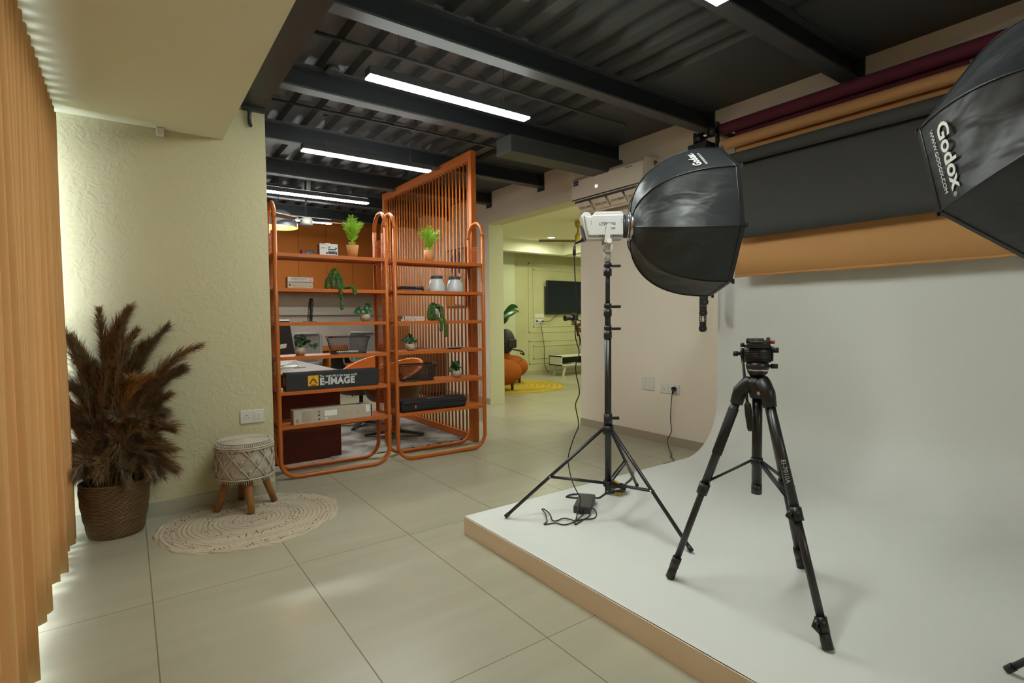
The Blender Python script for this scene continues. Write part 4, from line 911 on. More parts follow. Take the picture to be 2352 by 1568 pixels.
def pouf(x, y, lb, s=1):
    t = thing('orange_pouf_chair', lb, 'armchair', (x, y, .013), 0, 'burnt orange rounded lounge chairs'); v = mat('burnt_orange_velvet', (.34, .085, .012), .85, spec=.2)
    MB().sphere((0, 0, .30), .36, (1, .95, .62), 28).build('seat_body', v, t); MB().sphere((-.20, .02, .50), .25, (.55, 1.15, .9), 20).build('backrest', v, t)
    for a in (45, 135, 225, 315): MB().cyl((.19*math.cos(R(a)), .19*math.sin(R(a)), 0), (.19*math.cos(R(a)), .19*math.sin(R(a)), .16), .022, .03, 10).build('leg', M_DARK if 0 else mat('dark_leg', (.07, .02, .01), .5), t)
pouf(5.02, 7.26, 'burnt orange rounded lounge chair nearer the opening'); pouf(5.72, 8.0, 'burnt orange rounded lounge chair nearer the television wall')
t = thing('backpack', 'black backpack on the farther orange chair behind the cream pillar', 'bag', (5.50, 7.78, .60))
MB().sphere((0, 0, .20), .17, (1.0, .8, 1.3), 20).build('bag_body', mat('bag_black', (.014, .015, .018), .6), t); MB().tube(smooth_path([(.08, -.10, .05), (.2, -.10, .03), (.32, -.06, 0), (.40, .0, -.06), (.33, .02, -.03)]), .014, 6).build('strap', M_BLACK, t); MB().box((.04, -.13, .16), (.18, .05, .16), bev=.02).build('pocket', MATS['bag_black'], t)
t = thing('leafy_plant', 'broad-leaved green plant leaning out behind the cream pillar', 'potted plant', (5.83, 8.50, 0))
MB().lathe([(0, 0), (.13, 0), (.17, .3), (.15, .3), (0, .28)], 24).build('pot', M_DARK, t); lf = MB(); st = MB()
for k, (a, h, l) in enumerate(((0, 1.22, .42), (25, 1.10, .34), (-40, 1.30, .3), (150, 1.3, .3), (220, 1.1, .3), (80, 1.2, .3))):
    d = Vector((math.cos(R(a)), math.sin(R(a)), 0)); q = Vector((-d.y, d.x, 0)); b0 = d*.08+Vector((0, 0, h-.05)); st.tube(smooth_path([(0, 0, .27), d*.03+Vector((0, 0, h*.6)), b0]), .008, 5)
    lf.grid(lambda u, v: b0+d*l*u+(q*.55+Vector((0, 0, .8)))*(.085*math.sin(PI*min(1, u*.97+.03))*(2*v-1))+Vector((0, 0, .16*math.sin(u*1.8)+.03*abs(2*v-1))), 10, 4)
st.build('stem', M_IVY, t); lf.build('leaf', mat('broad_leaf', (.015, .09, .015), .3), t, normals=False)
t = thing('brass_ceiling_fan', 'brass three-blade ceiling fan behind the white studio light', 'ceiling fan', (5.79, 6.20, 2.44)); br = mat('brass', (.45, .30, .03), .35, metal=.3)
MB().lathe([(0, -.06), (.05, -.055), (.055, -.03), (.05, .05), (.03, .09), (.012, .11), (0, .11)], 24).build('motor', br, t); MB().cyl((0, 0, .1), (0, 0, .2), .01, n=8).build('downrod', M_BLKM, t)
MB().lathe([(.012, .16), (.045, .20), (.05, .275), (0, .28)], 20).build('canopy', br, t)
for a in (R(150), R(255), R(20)):
    m_ = Matrix.Rotation(a, 4, 'Z') @ Matrix.Rotation(R(10), 4, 'X'); MB().box((.33, 0, -.03), (.58, .09, .008), m=m_).build('blade', mat('bronze_blade', (.12, .07, .02), .4), t)
for (x, y), lb in zip(DOWN, ('glowing round downlight seen in the cream tray ceiling', 'downlight near the opening', 'downlight over the middle of the far room', 'downlight over the right part of the far room', 'downlight close to the television', 'downlight hidden behind the pink wall', 'last hidden downlight of the far room')):
    t = thing('downlight', lb, 'ceiling light', (x, y, 2.725), group='round downlights of the far room'); MB().lathe([(0, 0), (.065, 0), (.065, .01)], 28).build('glowing_disc', mat('downlight_glow', (1, 1, 1), .5, emit=(1, .97, .8), es=8), t); MB().lathe([(.065, -.002), (.08, -.002), (.08, .014), (.065, .014)], 28, cap=False).build('bezel', M_WHITE, t)

# ================================================================== BACKDROP ROLLS
def roll(name, lb, X, z, r, yl, pw_gap, zb, m, tube_m, wav=0):
    t = thing('backdrop_roll', lb, 'paper roll', (X, yl, z), group='backdrop paper rolls on the wall')
    MB().cyl((0, 0, 0), (0, -4.6, 0), r, n=36).build('rolled_paper', m, t); MB().cyl((0, .012, 0), (0, -4.62, 0), r*.55, n=16).build('core_tube', tube_m, t)
    g = MB(); g.grid(lambda u, v: (r-.001, -pw_gap-(4.5-pw_gap)*u, -(z-zb-wav*math.sin(u*23)-wav*.7*math.sin(u*51+1))*v), 60, 6)
    o = g.build('hanging_paper', m, t); o.modifiers.new('s', 'SOLIDIFY').thickness = .0012
    return t
roll('a', 'maroon backdrop paper roll, topmost on the wall', 3.80, 2.648, .043, 2.44, .09, 2.42, mat('maroon_paper', (.11, .012, .03), .8), M_BLACK)
tt = roll('b', 'tan backdrop paper roll whose brown paper hangs lowest', 3.725, 2.497, .040, 2.385, .09, 1.487, mat('tan_paper', (.52, .265, .095), .8), M_BLACK, .003)
MB().cyl((.043, -.09, 1.487-2.497+.012), (.043, -4.5, 1.487-2.497+.012), .008, n=8).build('paper_hem', MATS['tan_paper'], tt)
roll('c', 'grey backdrop paper roll, lowest roll with dark grey sheet', 3.64, 2.345, .042, 2.32, .05, 1.765, mat('grey_paper', (.047, .045, .040), .8), M_BLACK)
t = thing('roll_bracket', 'black bracket with chain wheels holding left ends of the paper rolls', 'bracket', (3.76, 2.50, 2.48))
MB().b2((-.02, -.06, -.20), (.02, -.045, .22)).b2((-.02, -.06, .13), (.30, -.03, .17)).b2((-.02, -.06, -.05), (.30, -.03, -.01)).b2((-.16, -.055, -.17), (.02, -.04, -.11)).build('arm', M_BLKM, t)
MB().b2((-.02, .03, .06), (.10, .20, .10)).b2((-.015, .14, .04), (.06, .155, .19)).build('wheel_plate', M_BLKM, t)
for y, z in ((-.03, .168), (.09, .145)): MB().cyl((.02, y, z), (.02, y+.05, z), .042, n=20).build('chain_wheel', M_BLACK, t)
MB().cyl((.02, .04, .155), (.02, .09, .155), .022, n=14).build('axle', M_STEEL, t)
MB().cyl((-.04, -.04, .017), (-.04, .01, .017), .038, n=20).build('chain_wheel', M_BLACK, t); MB().cyl((-.12, -.05, -.135), (-.12, .0, -.135), .038, n=20).build('chain_wheel', M_BLACK, t)
def chain(lb, x, y, ztop, zw, r):
    t = thing('pull_chain', lb, 'chain', (x, y, ztop), group='plastic roll chains'); g = MB(); L_ = ztop-zw
    n = int(L_/.021)
    for sg in (-1, 1):
        for k in range(n):
            z = -k*.021; yy = sg*.021
            g.b2((-.003, yy-.009, z-.021), (.003, yy-.005, z)).b2((-.003, yy+.005, z-.021), (.003, yy+.009, z)).b2((-.005, yy-.010, z-.007), (.005, yy+.010, z))
    g.build('links', M_BLACK, t)
    MB().cyl((-.014, 0, -L_-.035), (.014, 0, -L_-.035), r, n=24).build('weight_disc', M_BLACK, t); MB().b2((-.015, -.024, -L_-.03), (.015, .024, -L_+.022), bev=.006).build('weight_clip', M_BLACK, t)
    MB().cyl((-.017, -.012, -L_-.035), (-.013, -.012, -L_-.035), .004, n=8).build('rivet', M_STEEL, t)
chain('longest black chain with round weight hanging below the softbox', 3.78, 2.582, 2.62, 1.135, .029); chain('middle black chain with round weight, higher than the longest one', 3.755, 2.562, 2.50, 1.262, .029); chain('shortest black chain with round weight, mostly behind the softbox', 3.66, 2.488, 2.34, 1.345, .029)

# ================================================================== LIGHT STAND, LIGHT HEAD, SOFTBOX
def light_stand(lb, px, py, feet, ztop, hub, bh, zf=.1):
    t = thing('light_stand', lb, 'light stand', (px, py, zf)); V = Vector; h = lambda z: z-zf
    MB().cyl((0, 0, h(bh-.04)), (0, 0, h(1.145)), .0185).build('lower_tube', M_BLKM, t); MB().cyl((0, 0, h(1.12)), (0, 0, h(1.27)), .016).build('middle_tube', M_BLKM, t); MB().cyl((0, 0, h(1.25)), (0, 0, h(ztop)), .0125).build('upper_tube', M_BLKM, t)
    for z in (1.115, 1.235, 1.455):
        c = MB(); c.cyl((0, 0, h(z-.035)), (0, 0, h(z+.005)), .022).cyl((0, 0, h(z+.012)), (0, 0, h(z+.035)), .0205); c.build('collar', M_BLACK, t)
        k = MB(); k.box((.036, -.028, h(z+.018)), (.05, .012, .015), rz=R(-37), bev=.003); k.build('knob', M_BLACK, t)
    c = MB(); c.cyl((0, 0, h(hub-.025)), (0, 0, h(hub+.02)), .030).cyl((0, 0, h(hub+.02)), (0, 0, h(hub+.085)), .023); c.box((0.03, -.02, h(hub+.06)), (.05, .012, .015), rz=R(-37)); c.build('upper_hub', M_BLACK, t)
    MB().cyl((0, 0, h(bh-.018)), (0, 0, h(bh+.012)), .028).build('lower_hub', M_BLACK, t)
    for f in feet:
        f = V((f[0]-px, f[1]-py, .0)); d = f.normalized(); side = V((-d.y, d.x, 0)); a = V((0, 0, h(hub)))+d*.030
        q = f+V((0, 0, .012)); l = MB(); l.tube([a, q], .0095, 10); leg_o = l.build('leg', M_BLKM, t)
        MB().tube([q+(a-q).normalized()*.022, q-(a-q).normalized()*.004], .0115, 10).build('rubber_foot', M_BLACK, leg_o)
        m_ = a.lerp(q, .545); b = MB(); o_ = side*.009
        b.tube([V((0, 0, h(bh)))+d*.025+o_, m_+o_], .006, 6); b.tube([V((0, 0, h(bh)))+d*.025-o_, m_-o_], .006, 6); b.build('brace', M_BLKM, t)
        MB().cyl(m_-side*.014, m_+side*.014, .005, n=8).build('rivet', M_STEEL, t)
    return t
light_stand('black light stand holding the white studio light, standing on the white platform', 2.12, 2.038, ((1.649, 2.352), (2.082, 1.477), (2.634, 2.279)), 1.50, .583, .285)
light_stand('black light stand mostly outside the right edge, only a foot at the bottom corner', 2.02, .0, ((2.135, .395), (1.60, -.25), (2.48, -.30)), 1.62, .583, .285)

def light_head(lb, loc, rot, writing):
    t = thing('studio_light', lb, 'studio light', loc, rot=rot)
    w, hgt = .105, .148; sec = lambda x, s=1: [(x, y*s, z*s) for y, z in ((-w/2, -hgt/2+.035), (-w/2+.03, -hgt/2), (w/2-.03, -hgt/2), (w/2, -hgt/2+.035), (w/2, hgt/2-.03), (w/2-.025, hgt/2), (-w/2+.025, hgt/2), (-w/2, hgt/2-.03))]
    wm = mat('light_white', (.55, .55, .53), .4)
    pts = [(-.118, -.074), (.075, -.074), (.080, -.060), (.080, .065), (.075, .074), (-.066, .074), (-.088, .050), (-.092, .060), (-.105, .072), (-.128, .072), (-.146, .050)]
    b = MB(); b.prism(pts, -w/2+.012, w/2-.012, 'y'); b.prism([(-.11, -.055), (.078, -.055), (.078, .055), (-.085, .055), (-.098, .045), (-.130, .055)], -w/2, w/2, 'y'); o = b.build('body', wm, t); bd_o = o
    bv = o.modifiers.new('b', 'BEVEL'); bv.width = .006; bv.segments = 2
    MB().box((-.1375, 0, -.005), (.004, .07, .085), m=Matrix.Rotation(R(-14), 4, 'Y'), bev=.001).build('control_panel', M_DARK, bd_o)
    for sy in (-1, 1):
        v = MB()
        for q in range(8): v.b2((-.05+q*.014, sy*(w/2+.0006)-.0004, -.060), (-.043+q*.014, sy*(w/2+.0006)+.0004, -.052))
        v.build('vent', M_DARK, bd_o)
        s_ = MB()
        for (x, z) in ((-.092, .020), (-.092, .006), (.068, .028), (.068, .014)): s_.cyl((x, sy*(w/2-.001), z), (x, sy*(w/2+.001), z), .0025, n=8)
        s_.build('screw', M_DARK, bd_o)
    MB().cyl((.08, 0, 0), (.090, 0, 0), .058, n=32).cyl((.090, 0, 0), (.102, 0, 0), .062, n=32).build('bayonet_ring', M_DARK, t)
    MB().cyl((.102, 0, 0), (.112, 0, 0), .066, .060, n=32).build('speed_ring', M_STEEL, t)
    for sy in (-1, 1): MB().prism([(-.012, .005), (.012, .005), (.016, -.095), (-.012, -.095)], sy*(w/2+.006)-.004, sy*(w/2+.006)+.004, 'y', Matrix.Rotation(R(8), 4, 'Y')).build('yoke_arm', wm, t)
    MB().box((0, 0, -.098), (.028, w+.016, .012), bev=.003).cyl((0, -.030, -.115), (0, .030, -.115), .026, n=24).build('yoke_joint', wm, t)
    MB().cyl((.0, -w/2-.018, -.085), (0, -w/2-.008, -.085), .014, n=16).build('tilt_knob', M_WHITE, t)
    MB().cyl((0, 0, -.19), (0, 0, -.125), .018, n=18).build('stand_socket', wm, t)
    if writing:
        g = mat('grey_print', (.13, .14, .15), .5)
        text('LITEMONS', .0185, g, bd_o, (-.052, -w/2-.0008, .002), bold=.0002, sx=1.02); text('LA300Bi', .0155, g, bd_o, (-.018, -w/2-.0008, -.022), sx=1.02)
        MB().b2((-.052, -w/2-.001, -.003), (-.022, -w/2, -.0015)).build('print_underline', g, bd_o)
    return t
hl = Vector((2.12, 2.04, 1.685))
light_head('white box-shaped studio light with grey lettering on the light stand', hl, (0, 0, R(-37.4)), True)
def softbox(lb, C, rz, tilt, phi, tk, tu, tv, size, flip=0):
    """C: centre of the rim; local +X is where the box points"""
    t = thing('octagonal_softbox', lb, 'softbox', C, rot=(0, tilt, rz)); Ro, L_, r0, NP = .388, .44, .075, 18
    def rib(k, s): 
        a = phi+k*PI/4; r = r0+(Ro-r0)*math.sin(PI/2*s**.5); return Vector((-L_*(1-s), r*math.cos(a), r*math.sin(a)))
    rd = random.Random(int(size*1e4)); b = MB()
    for k in range(8):
        A = rd.uniform(0, 6)
        def fn(u, v, k=k, A=A):
            s = v**1.5; p = rib(k, s).lerp(rib(k+1, s), u); nrm = Vector((0, p.y, p.z)).normalized()
            sag = .012*math.sin(PI*u)*math.sin(PI*min(1, v*1.02)); wr = .0035*math.sin(u*9+v*13+A)*math.sin(PI*u)*math.sin(PI*v)+.003*math.sin(v*26+u*7+A*2)*math.sin(PI*u)*math.sin(PI*v)
            return p-nrm*(sag+wr)
        b.grid(fn, 10, 24)
    b.build('shell', M_NYL, t)
    # rim hem, ribs seams
    h = MB()
    rim_ = [rib(k, 1) for k in range(8)]
    for k in range(8):
        a_, c_ = rim_[k], rim_[(k+1) % 8]; q = Vector((.018, 0, 0)); n_ = Vector((0, a_.y+c_.y, a_.z+c_.z)).normalized()*.003
        h.face([a_+n_, c_+n_, c_+n_+q, a_+n_+q]); h.face([a_-n_, c_-n_, c_-n_+q, a_-n_+q]); h.face([a_+n_+q, c_+n_+q, c_-n_+q, a_-n_+q])
    h.tube(rim_, .004, 6, closed=True); h.build('rim_band', M_BLACK, t)
    for k in range(8): MB().tube([rib(k, (j/16)**1.5)*1.004 for j in range(17)], .0032, 6).build('rib', M_BLACK, t)
    MB().face([p*.97+Vector((-.02, 0, 0)) for p in rim_]) if 0 else None
    d = MB(); d.face([Vector((-.03, p.y*.96, p.z*.96)) for p in rim_]); d.build('front_diffuser', mat('diffuser_cloth', (.8, .8, .8), .8), t)
    MB().cyl((-L_-.012, 0, 0), (-L_+.012, 0, 0), .077, .080, n=32).build('mount_ring', M_STEEL, t)
    for k in range(0, 8, 1): MB().b2((.018, -.004, -.012), (.030, .004, .012)).build('pull_tab', M_BLACK, t).matrix_local = Matrix.Translation(rib(k, 1)+Vector((0, 0, 0)))
    # writing on the panel between rib tk and tk+1, running along the rim, tops towards the apex
    p0 = (rib(tk, 1)+rib(tk+1, 1))/2; s_ = max(0, (1-tv/L_)); pc = (rib(tk, s_)+rib(tk+1, s_))/2; pm_ = (rib(tk, s_-.08)+rib(tk+1, s_-.08))/2; pp = (rib(tk, min(1, s_+.08))+rib(tk+1, min(1, s_+.08)))/2
    upv = (pm_-pp).normalized(); nrm = Vector((0, pc.y, pc.z)); nrm = (nrm-upv*nrm.dot(upv)).normalized(); rgt = upv.cross(nrm).normalized()
    M4 = Matrix(((rgt.x, upv.x, nrm.x, 0), (rgt.y, upv.y, nrm.y, 0), (rgt.z, upv.z, nrm.z, 0), (0, 0, 0, 1)))
    wm = mat('softbox_print', (.62, .62, .58), .5)
    def put(s, sz, du, dv, bold=0, sx=1, al='CENTER'):
        text(s, sz, wm, t, None, mw=Matrix.Translation(pc+rgt*du+upv*dv+nrm*.002) @ M4, bold=bold, sx=sx, align=al)
    put('Godox', size*1.12, tu, 0, size*.028, 1.06); put('WWW.GODOX.COM', size*.34, tu, -size*.55, 0, 1.02); put('®', size*.33, tu+size*1.95, 0)
    return t
softbox('large black octagonal softbox mounted on the white studio light', (2.5686, 1.6971, 1.690), R(-37.4), R(-.5), R(191.1), -2, 0, .14, .050)
sb2 = softbox('large black octagonal softbox cut off by the right edge of the picture', (2.449, .370, 1.734), R(38.8), R(10.1), R(59), -2, 0, .085, .066)
n2 = Vector((math.cos(R(38.8))*math.cos(R(10.1)), math.sin(R(38.8))*math.cos(R(10.1)), -math.sin(R(10.1))))
hp = Vector((2.449, .370, 1.734))-n2*.56
light_head('second white studio light behind the softbox at the right edge', hp, (0, R(10.1), R(38.8)), False)

# power brick and cables
def onplat(pts, z=.104): return [(x, y, zz if zz else z) for (x, y, zz) in pts]
t = thing('power_adapter', 'black power adapter brick lying on the white platform', 'power adapter', (2.113, 2.218, .1), R(38))
MB().b2((-.115, -.047, .002), (.115, .047, .042), bev=.004).build('case', M_DARK, t)
MB().b2((-.135, -.012, .012), (-.112, .012, .032), bev=.002).build('connector', M_BLACK, t); MB().b2((.112, -.010, .012), (.14, .010, .034), bev=.003).build('connector', M_BLACK, t)
t = thing('power_cable', 'black cable hanging from the white studio light down to the adapter brick', 'cable', (0, 0, 0))
vert = [(2.062, 2.108, 1.63), (2.047, 2.121, 1.637), (2.025, 2.142, 1.626), (2.002, 2.163, 1.603), (1.997, 2.168, 1.563), (1.998, 2.167, 1.456), (2.004, 2.161, 1.313), (2.015, 2.152, 1.265), (2.0, 2.165, 1.158), (2.0, 2.165, 1.086), (2.014, 2.152, 1.002), (1.999, 2.166, .917), (2.015, 2.152, .785), (1.998, 2.166, .712), (2.01, 2.155, .603), (1.991, 2.174, .529), (1.967, 2.195, .419),
        (2.000, 2.22, .33), (2.03, 2.23, .26), (2.075, 2.25, .20), (2.095, 2.235, .150), (2.06, 2.20, .147), (2.00, 2.15, .14), (1.965, 2.125, .108), (1.912, 2.08, .105), (1.884, 2.053, .105), (1.898, 2.05, .105), (1.949, 2.068, .106), (2.035, 2.095, .106), (2.075, 2.150, .128)]
MB().tube(smooth_path(vert, 5), .0032, 8).build('cord', M_BLACK, t)
MB().cyl((2.002, 2.163, 1.603), (2.055, 2.114, 1.632), .007, .011, 10).build('plug', M_BLACK, t); MB().cyl((1.996, 2.168, 1.585), (1.997, 2.168, 1.535), .0085, n=12).build('ferrite_core', M_BLACK, t)
t = thing('adapter_cable', 'thin black cable looping on the platform in front of the adapter', 'cable', (0, 0, 0))
lp = [(2.02, 2.12, .115), (1.96, 2.10, .106), (1.925, 2.086, .105), (1.895, 2.076, .105), (1.833, 2.08, .105), (1.813, 2.127, .105), (1.754, 2.148, .105), (1.790, 2.17, .105), (1.808, 2.193, .108), (1.836, 2.24, .118), (1.855, 2.292, .122), (1.865, 2.28, .122), (1.853, 2.218, .115), (1.822, 2.165, .108), (1.832, 2.145, .106), (1.885, 2.146, .108), (1.902, 2.112, .109), (1.911, 2.072, .109), (1.955, 2.075, .107), (2.004, 2.055, .105), (2.046, 2.061, .105), (2.087, 2.099, .112), (2.090, 2.125, .122), (2.08, 2.14, .124)]
MB().tube(smooth_path(lp, 6), .0032, 8).build('cord', M_BLACK, t)
t = thing('mains_cable', 'thick black mains cable from the adapter coiled up with a yellow tie', 'cable', (0, 0, 0))
cl = [(2.188, 2.306, .122), (2.215, 2.335, .115), (2.206, 2.35, .107), (2.169, 2.352, .106), (2.150, 2.384, .106), (2.137, 2.404, .106), (2.184, 2.416, .106), (2.218, 2.395, .108), (2.240, 2.36, .112), (2.262, 2.321, .106), (2.266, 2.283, .106), (2.284, 2.269, .106), (2.349, 2.294, .106), (2.395, 2.300, .110)]
for k in range(1, 40):
    a = 2*PI*k/9; r = .050+.012*math.sin(k*1.9); cl.append((2.44+r*math.cos(a)*1.15, 2.285+r*math.sin(a), .112+.016*(k/9)*.55+.004*math.sin(k)))
cl += [(2.50, 2.30, .125), (2.54, 2.32, .108), (2.595, 2.347, .106), (2.632, 2.368, .106), (2.697, 2.394, .106), (2.782, 2.448, .106), (2.85, 2.50, .110), (2.88, 2.55, .05), (2.95, 2.60, .006)]
MB().tube(smooth_path(cl, 4), .0048, 8).build('cord', M_BLACK, t)
MB().tube([(2.44+.035*math.cos(2*PI*k/24), 2.275+.070*math.sin(2*PI*k/24)*.5, .135+.035*math.sin(2*PI*k/24)) for k in range(24)], .0075, 6, closed=True).build('tie_strap', M_YEL, t)
t = thing('wall_plug_cable', 'black plug and cable hanging from the wall socket to the floor', 'cable', (0, 0, 0))
MB().cyl((4.072, 3.073, .536), (4.045, 3.073, .534), .020, n=18).build('plug', M_BLACK, t); MB().tube([(4.05, 3.073, .53), (4.045, 3.076, .49)], [.014, .008], 10).build('cable_relief', M_BLACK, t)
MB().tube(smooth_path([(4.045, 3.076, .50), (4.05, 3.088, .472), (4.06, 3.107, .36), (4.06, 3.111, .238), (4.06, 3.101, .137), (4.03, 3.12, .06), (3.93, 3.03, .012), (3.80, 2.90, .007), (3.706, 2.84, .007), (3.67, 2.78, .007), (3.60, 2.735, .007), (3.49, 2.74, .007)]), .0038, 8).build('cord', M_BLACK, t)

# ================================================================== VIDEO TRIPOD
TX, TY = 1.975, 1.106
t = thing('video_tripod', 'black video tripod with fluid head standing on the white platform', 'tripod', (TX, TY, .1), R(-60.7))
inv = Matrix.Rotation(R(60.7), 4, 'Z')
def tl(x, y, z): return inv @ Vector((x-TX, y-TY, z-.1))
MB().cyl(tl(TX, TY, .508), tl(TX, TY, .90), .0185, n=20).cyl(tl(TX, TY, .500), tl(TX, TY, .535), .0195, n=20).build('centre_column', M_BLKM, t)
MB().cyl(tl(TX, TY, .615), tl(TX, TY, .640), .022, n=20).build('brace_collar', M_BLACK, t)
sp = MB(); sp.lathe([(0, .775), (.026, .775), (.034, .80), (.046, .825), (.040, .845), (.024, .856), (.020, .885), (0, .885)], 24)
for f in ((1.806, 1.385), (1.817, .77), (2.337, 1.104)):
    d = tl(f[0], f[1], .1).normalized(); sp.tube([Vector((0, 0, .825)), d*.035+Vector((0, 0, .83)), d*.062+Vector((0, 0, .80)), d*.075+Vector((0, 0, .75))], [.028, .032, .027, .024], 12)
sp.build('shoulder', M_BLACK, t)
MB().cyl((.005, -.058, .80), (.005, -.046, .80), .007, n=12).build('bolt', M_STEEL, t)
for i, f in enumerate(((1.806, 1.385), (1.817, .77), (2.337, 1.104))):
    q = tl(f[0], f[1], .1)+Vector((0, 0, .006)); d = Vector((q.x, q.y, 0)).normalized(); a = d*.066+Vector((0, 0, .785)); P = lambda s: a.lerp(q, s)
    t1, t2 = .50, .915
    sd = d.cross(Vector((0, 0, 1)))
    leg_o = MB().tube([P(0), P(t1)], .0165, 14).tube([P(t1-.05), P(t2)], .0135, 12).build('leg', M_BLKM, t)
    if i == 0: MB().tube([P(.07), P(.31)], .0195, 14).build('foam_grip', mat('foam', (.018, .018, .019), .85), leg_o)
    for tt_, r_ in ((t1, .0215), (t2, .0185)):
        ax = (q-a).normalized(); MB().tube([P(tt_)-ax*.024, P(tt_)+ax*.022], r_, 14).tube([P(tt_)+sd*.010-ax*.018, P(tt_)+sd*(r_+.012)+ax*.002, P(tt_)+sd*.012+ax*.024], [.012, .010, .008], 8).build('leg_lock', M_BLACK, leg_o)
    MB().tube([P(t2+.02), P(1)], [.0165, .0185], 14).build('rubber_foot', M_BLACK, leg_o)
    c0 = Vector((0, 0, .528))+d*.02; m_ = P(t1-.035)
    MB().tube([c0+sd*.006, m_+sd*.006], .0042, 6).tube([c0-sd*.006, m_-sd*.006], .0042, 6).build('brace', M_BLKM, t)
    if i == 1:
        ax = (P(.8)-P(.2)).normalized(); cam_dir = (tl(0, 0, 1.19)-P(.3)).normalized(); nr = (cam_dir-ax*cam_dir.dot(ax)).normalized(); upv = nr.cross(ax); pos = P(.275)+nr*.0168-upv*.008
        text('EI-7010A', .021, mat('tripod_print', (.5, .5, .5), .5), leg_o, None, mw=Matrix(((ax.x, upv.x, nr.x, pos.x), (ax.y, upv.y, nr.y, pos.y), (ax.z, upv.z, nr.z, pos.z), (0, 0, 0, 1))), sx=1.05)
hb = bpy.data.objects.new('fluid_head', None); COL.objects.link(hb); hb.parent = t; hb.location = (0, 0, .885); hb['label'] = 'black fluid head with red release lever'
def hpart(mb_, n, m): return mb_.build(n, m, hb)
hpart(MB().lathe([(0, -.03), (.026, -.03), (.030, -.018), (.036, -.012), (.037, -.006), (0, -.006)], 28), 'neck', M_BLACK)
hpart(MB().lathe([(.0, -.005), (.038, -.005), (.040, 0), (.0405, .004), (0, .004)], 28), 'silver_ring', M_STEEL)
hpart(MB().lathe([(0, .004), (.041, .004), (.043, .014), (.040, .024), (.034, .030), (0, .030)], 28), 'pan_base', M_BLKM)
dr = MB(); dr.cyl((-.048, 0, .062), (.046, 0, .062), .034, n=30)
for k in range(24): 
    a = 2*PI*k/24; dr.cyl((-.040, .0345*math.cos(a), .062+.0345*math.sin(a)), (.038, .0345*math.cos(a), .062+.0345*math.sin(a)), .0028, n=6)
dr.cyl((.046, 0, .062), (.054, 0, .062), .029, n=24); hpart(dr, 'tilt_drum', M_BLKM)
pl = MB(); T_ = Matrix.Translation((.002, 0, .100)) @ Matrix.Rotation(R(9), 4, 'X'); pl.box((0, 0, 0), (.082, .082, .016), m=T_, bev=.003); pl.box((-.006, -.004, .012), (.052, .070, .010), m=T_, bev=.002); pl.box((.034, 0, .012), (.014, .078, .014), m=T_, bev=.003); pl.box((-.038, 0, .012), (.012, .05, .014), m=T_, bev=.004)
hpart(pl, 'quick_release_plate', M_BLKM)
hpart(MB().cyl(T_ @ Vector((-.008, 0, .014)), T_ @ Vector((-.008, 0, .024)), .004, n=12), 'camera_screw', M_STEEL)
hpart(MB().cyl(T_ @ Vector((.042, .01, .006)), T_ @ Vector((.056, .005, .006)), .0065, n=12), 'release_lever', mat('lever_red', (.50, .02, .02), .4))
for (x0, x1, y, z, r_) in ((-.062, -.048, -.01, .096, .0085), (.054, .072, -.02, .078, .0105), (.044, .070, -.01, .016, .009)):
    hpart(MB().cyl((x0*.8, y, z), (x1, y, z), .004, n=8).cyl((x0, y, z), (x1, y, z), r_, n=12), 'knob', M_BLACK)
hpart(MB().cyl((-.046, 0, .066), (-.062, 0, .066), .017, n=20).cyl((-.060, 0, .062), (-.072, 0, .062), .007, n=10).cyl((-.070, 0, .061), (-.088, 0, .061), .0105, n=12), 'handle_mount', M_BLACK)
hpart(MB().tube([(-.056, -.003, .060), (-.040, -.018, -.08), (-.034, -.024, -.14)], .0055, 10), 'pan_handle', M_BLKM)
hpart(MB().tube([(-.036, -.022, -.125), (-.034, -.024, -.135), (-.030, -.028, -.17), (-.024, -.034, -.225), (-.023, -.035, -.235)], [.006, .0125, .014, .0115, .007], 12), 'handle_grip', M_BLACK)

# ================================================================== PERSON WITH CAMERA, mostly hidden behind the edge of the pink wall
def skin(name, chains, m, parent, sub=2):
    """chains: list of [(x,y,z,r),...]; first vertex of later chains may coincide with an earlier vertex"""
    vs, rs, es, idx = [], [], [], {}
    for ch in chains:
        prev = None
        for (x, y, z, r) in ch:
            key = (round(x, 4), round(y, 4), round(z, 4))
            if key not in idx: idx[key] = len(vs); vs.append((x, y, z)); rs.append(r)
            if prev is not None and prev != idx[key]: es.append((prev, idx[key]))
            prev = idx[key]
    me = bpy.data.meshes.new(name); me.from_pydata(vs, es, []); o = bpy.data.objects.new(name, me); COL.objects.link(o); o.parent = parent
    md = o.modifiers.new('sk', 'SKIN'); md.use_smooth_shade = True
    for i, sv in enumerate(me.skin_vertices[0].data): sv.radius = (rs[i], rs[i]*.9); sv.use_root = (i == 0)
    s = o.modifiers.new('su', 'SUBSURF'); s.levels = sub; s.render_levels = sub; me.materials.append(m); return o
px, py = 6.46, 6.42
p = thing('person', 'person mostly hidden behind the pink wall edge, hands holding a camera', 'person', (px, py, 0))
sk_ = mat('skin_brown', (.085, .040, .025), .6); shirt = mat('shirt_brown', (.06, .035, .03), .8); trs = mat('trousers_dark', (.03, .03, .035), .8)
Hc = Vector((5.905-px, 6.46-py, 1.125)); Hg = Vector((6.01-px, 6.44-py, 1.01))
def arm(sy, H): return [(0, sy*.17, 1.40), (-.05, sy*.22, 1.16), (H.x+.11, H.y+.01*sy, H.z-.05), (H.x+.04, H.y, H.z-.01)]
A1, A2 = arm(-1, Hg), arm(1, Hc)
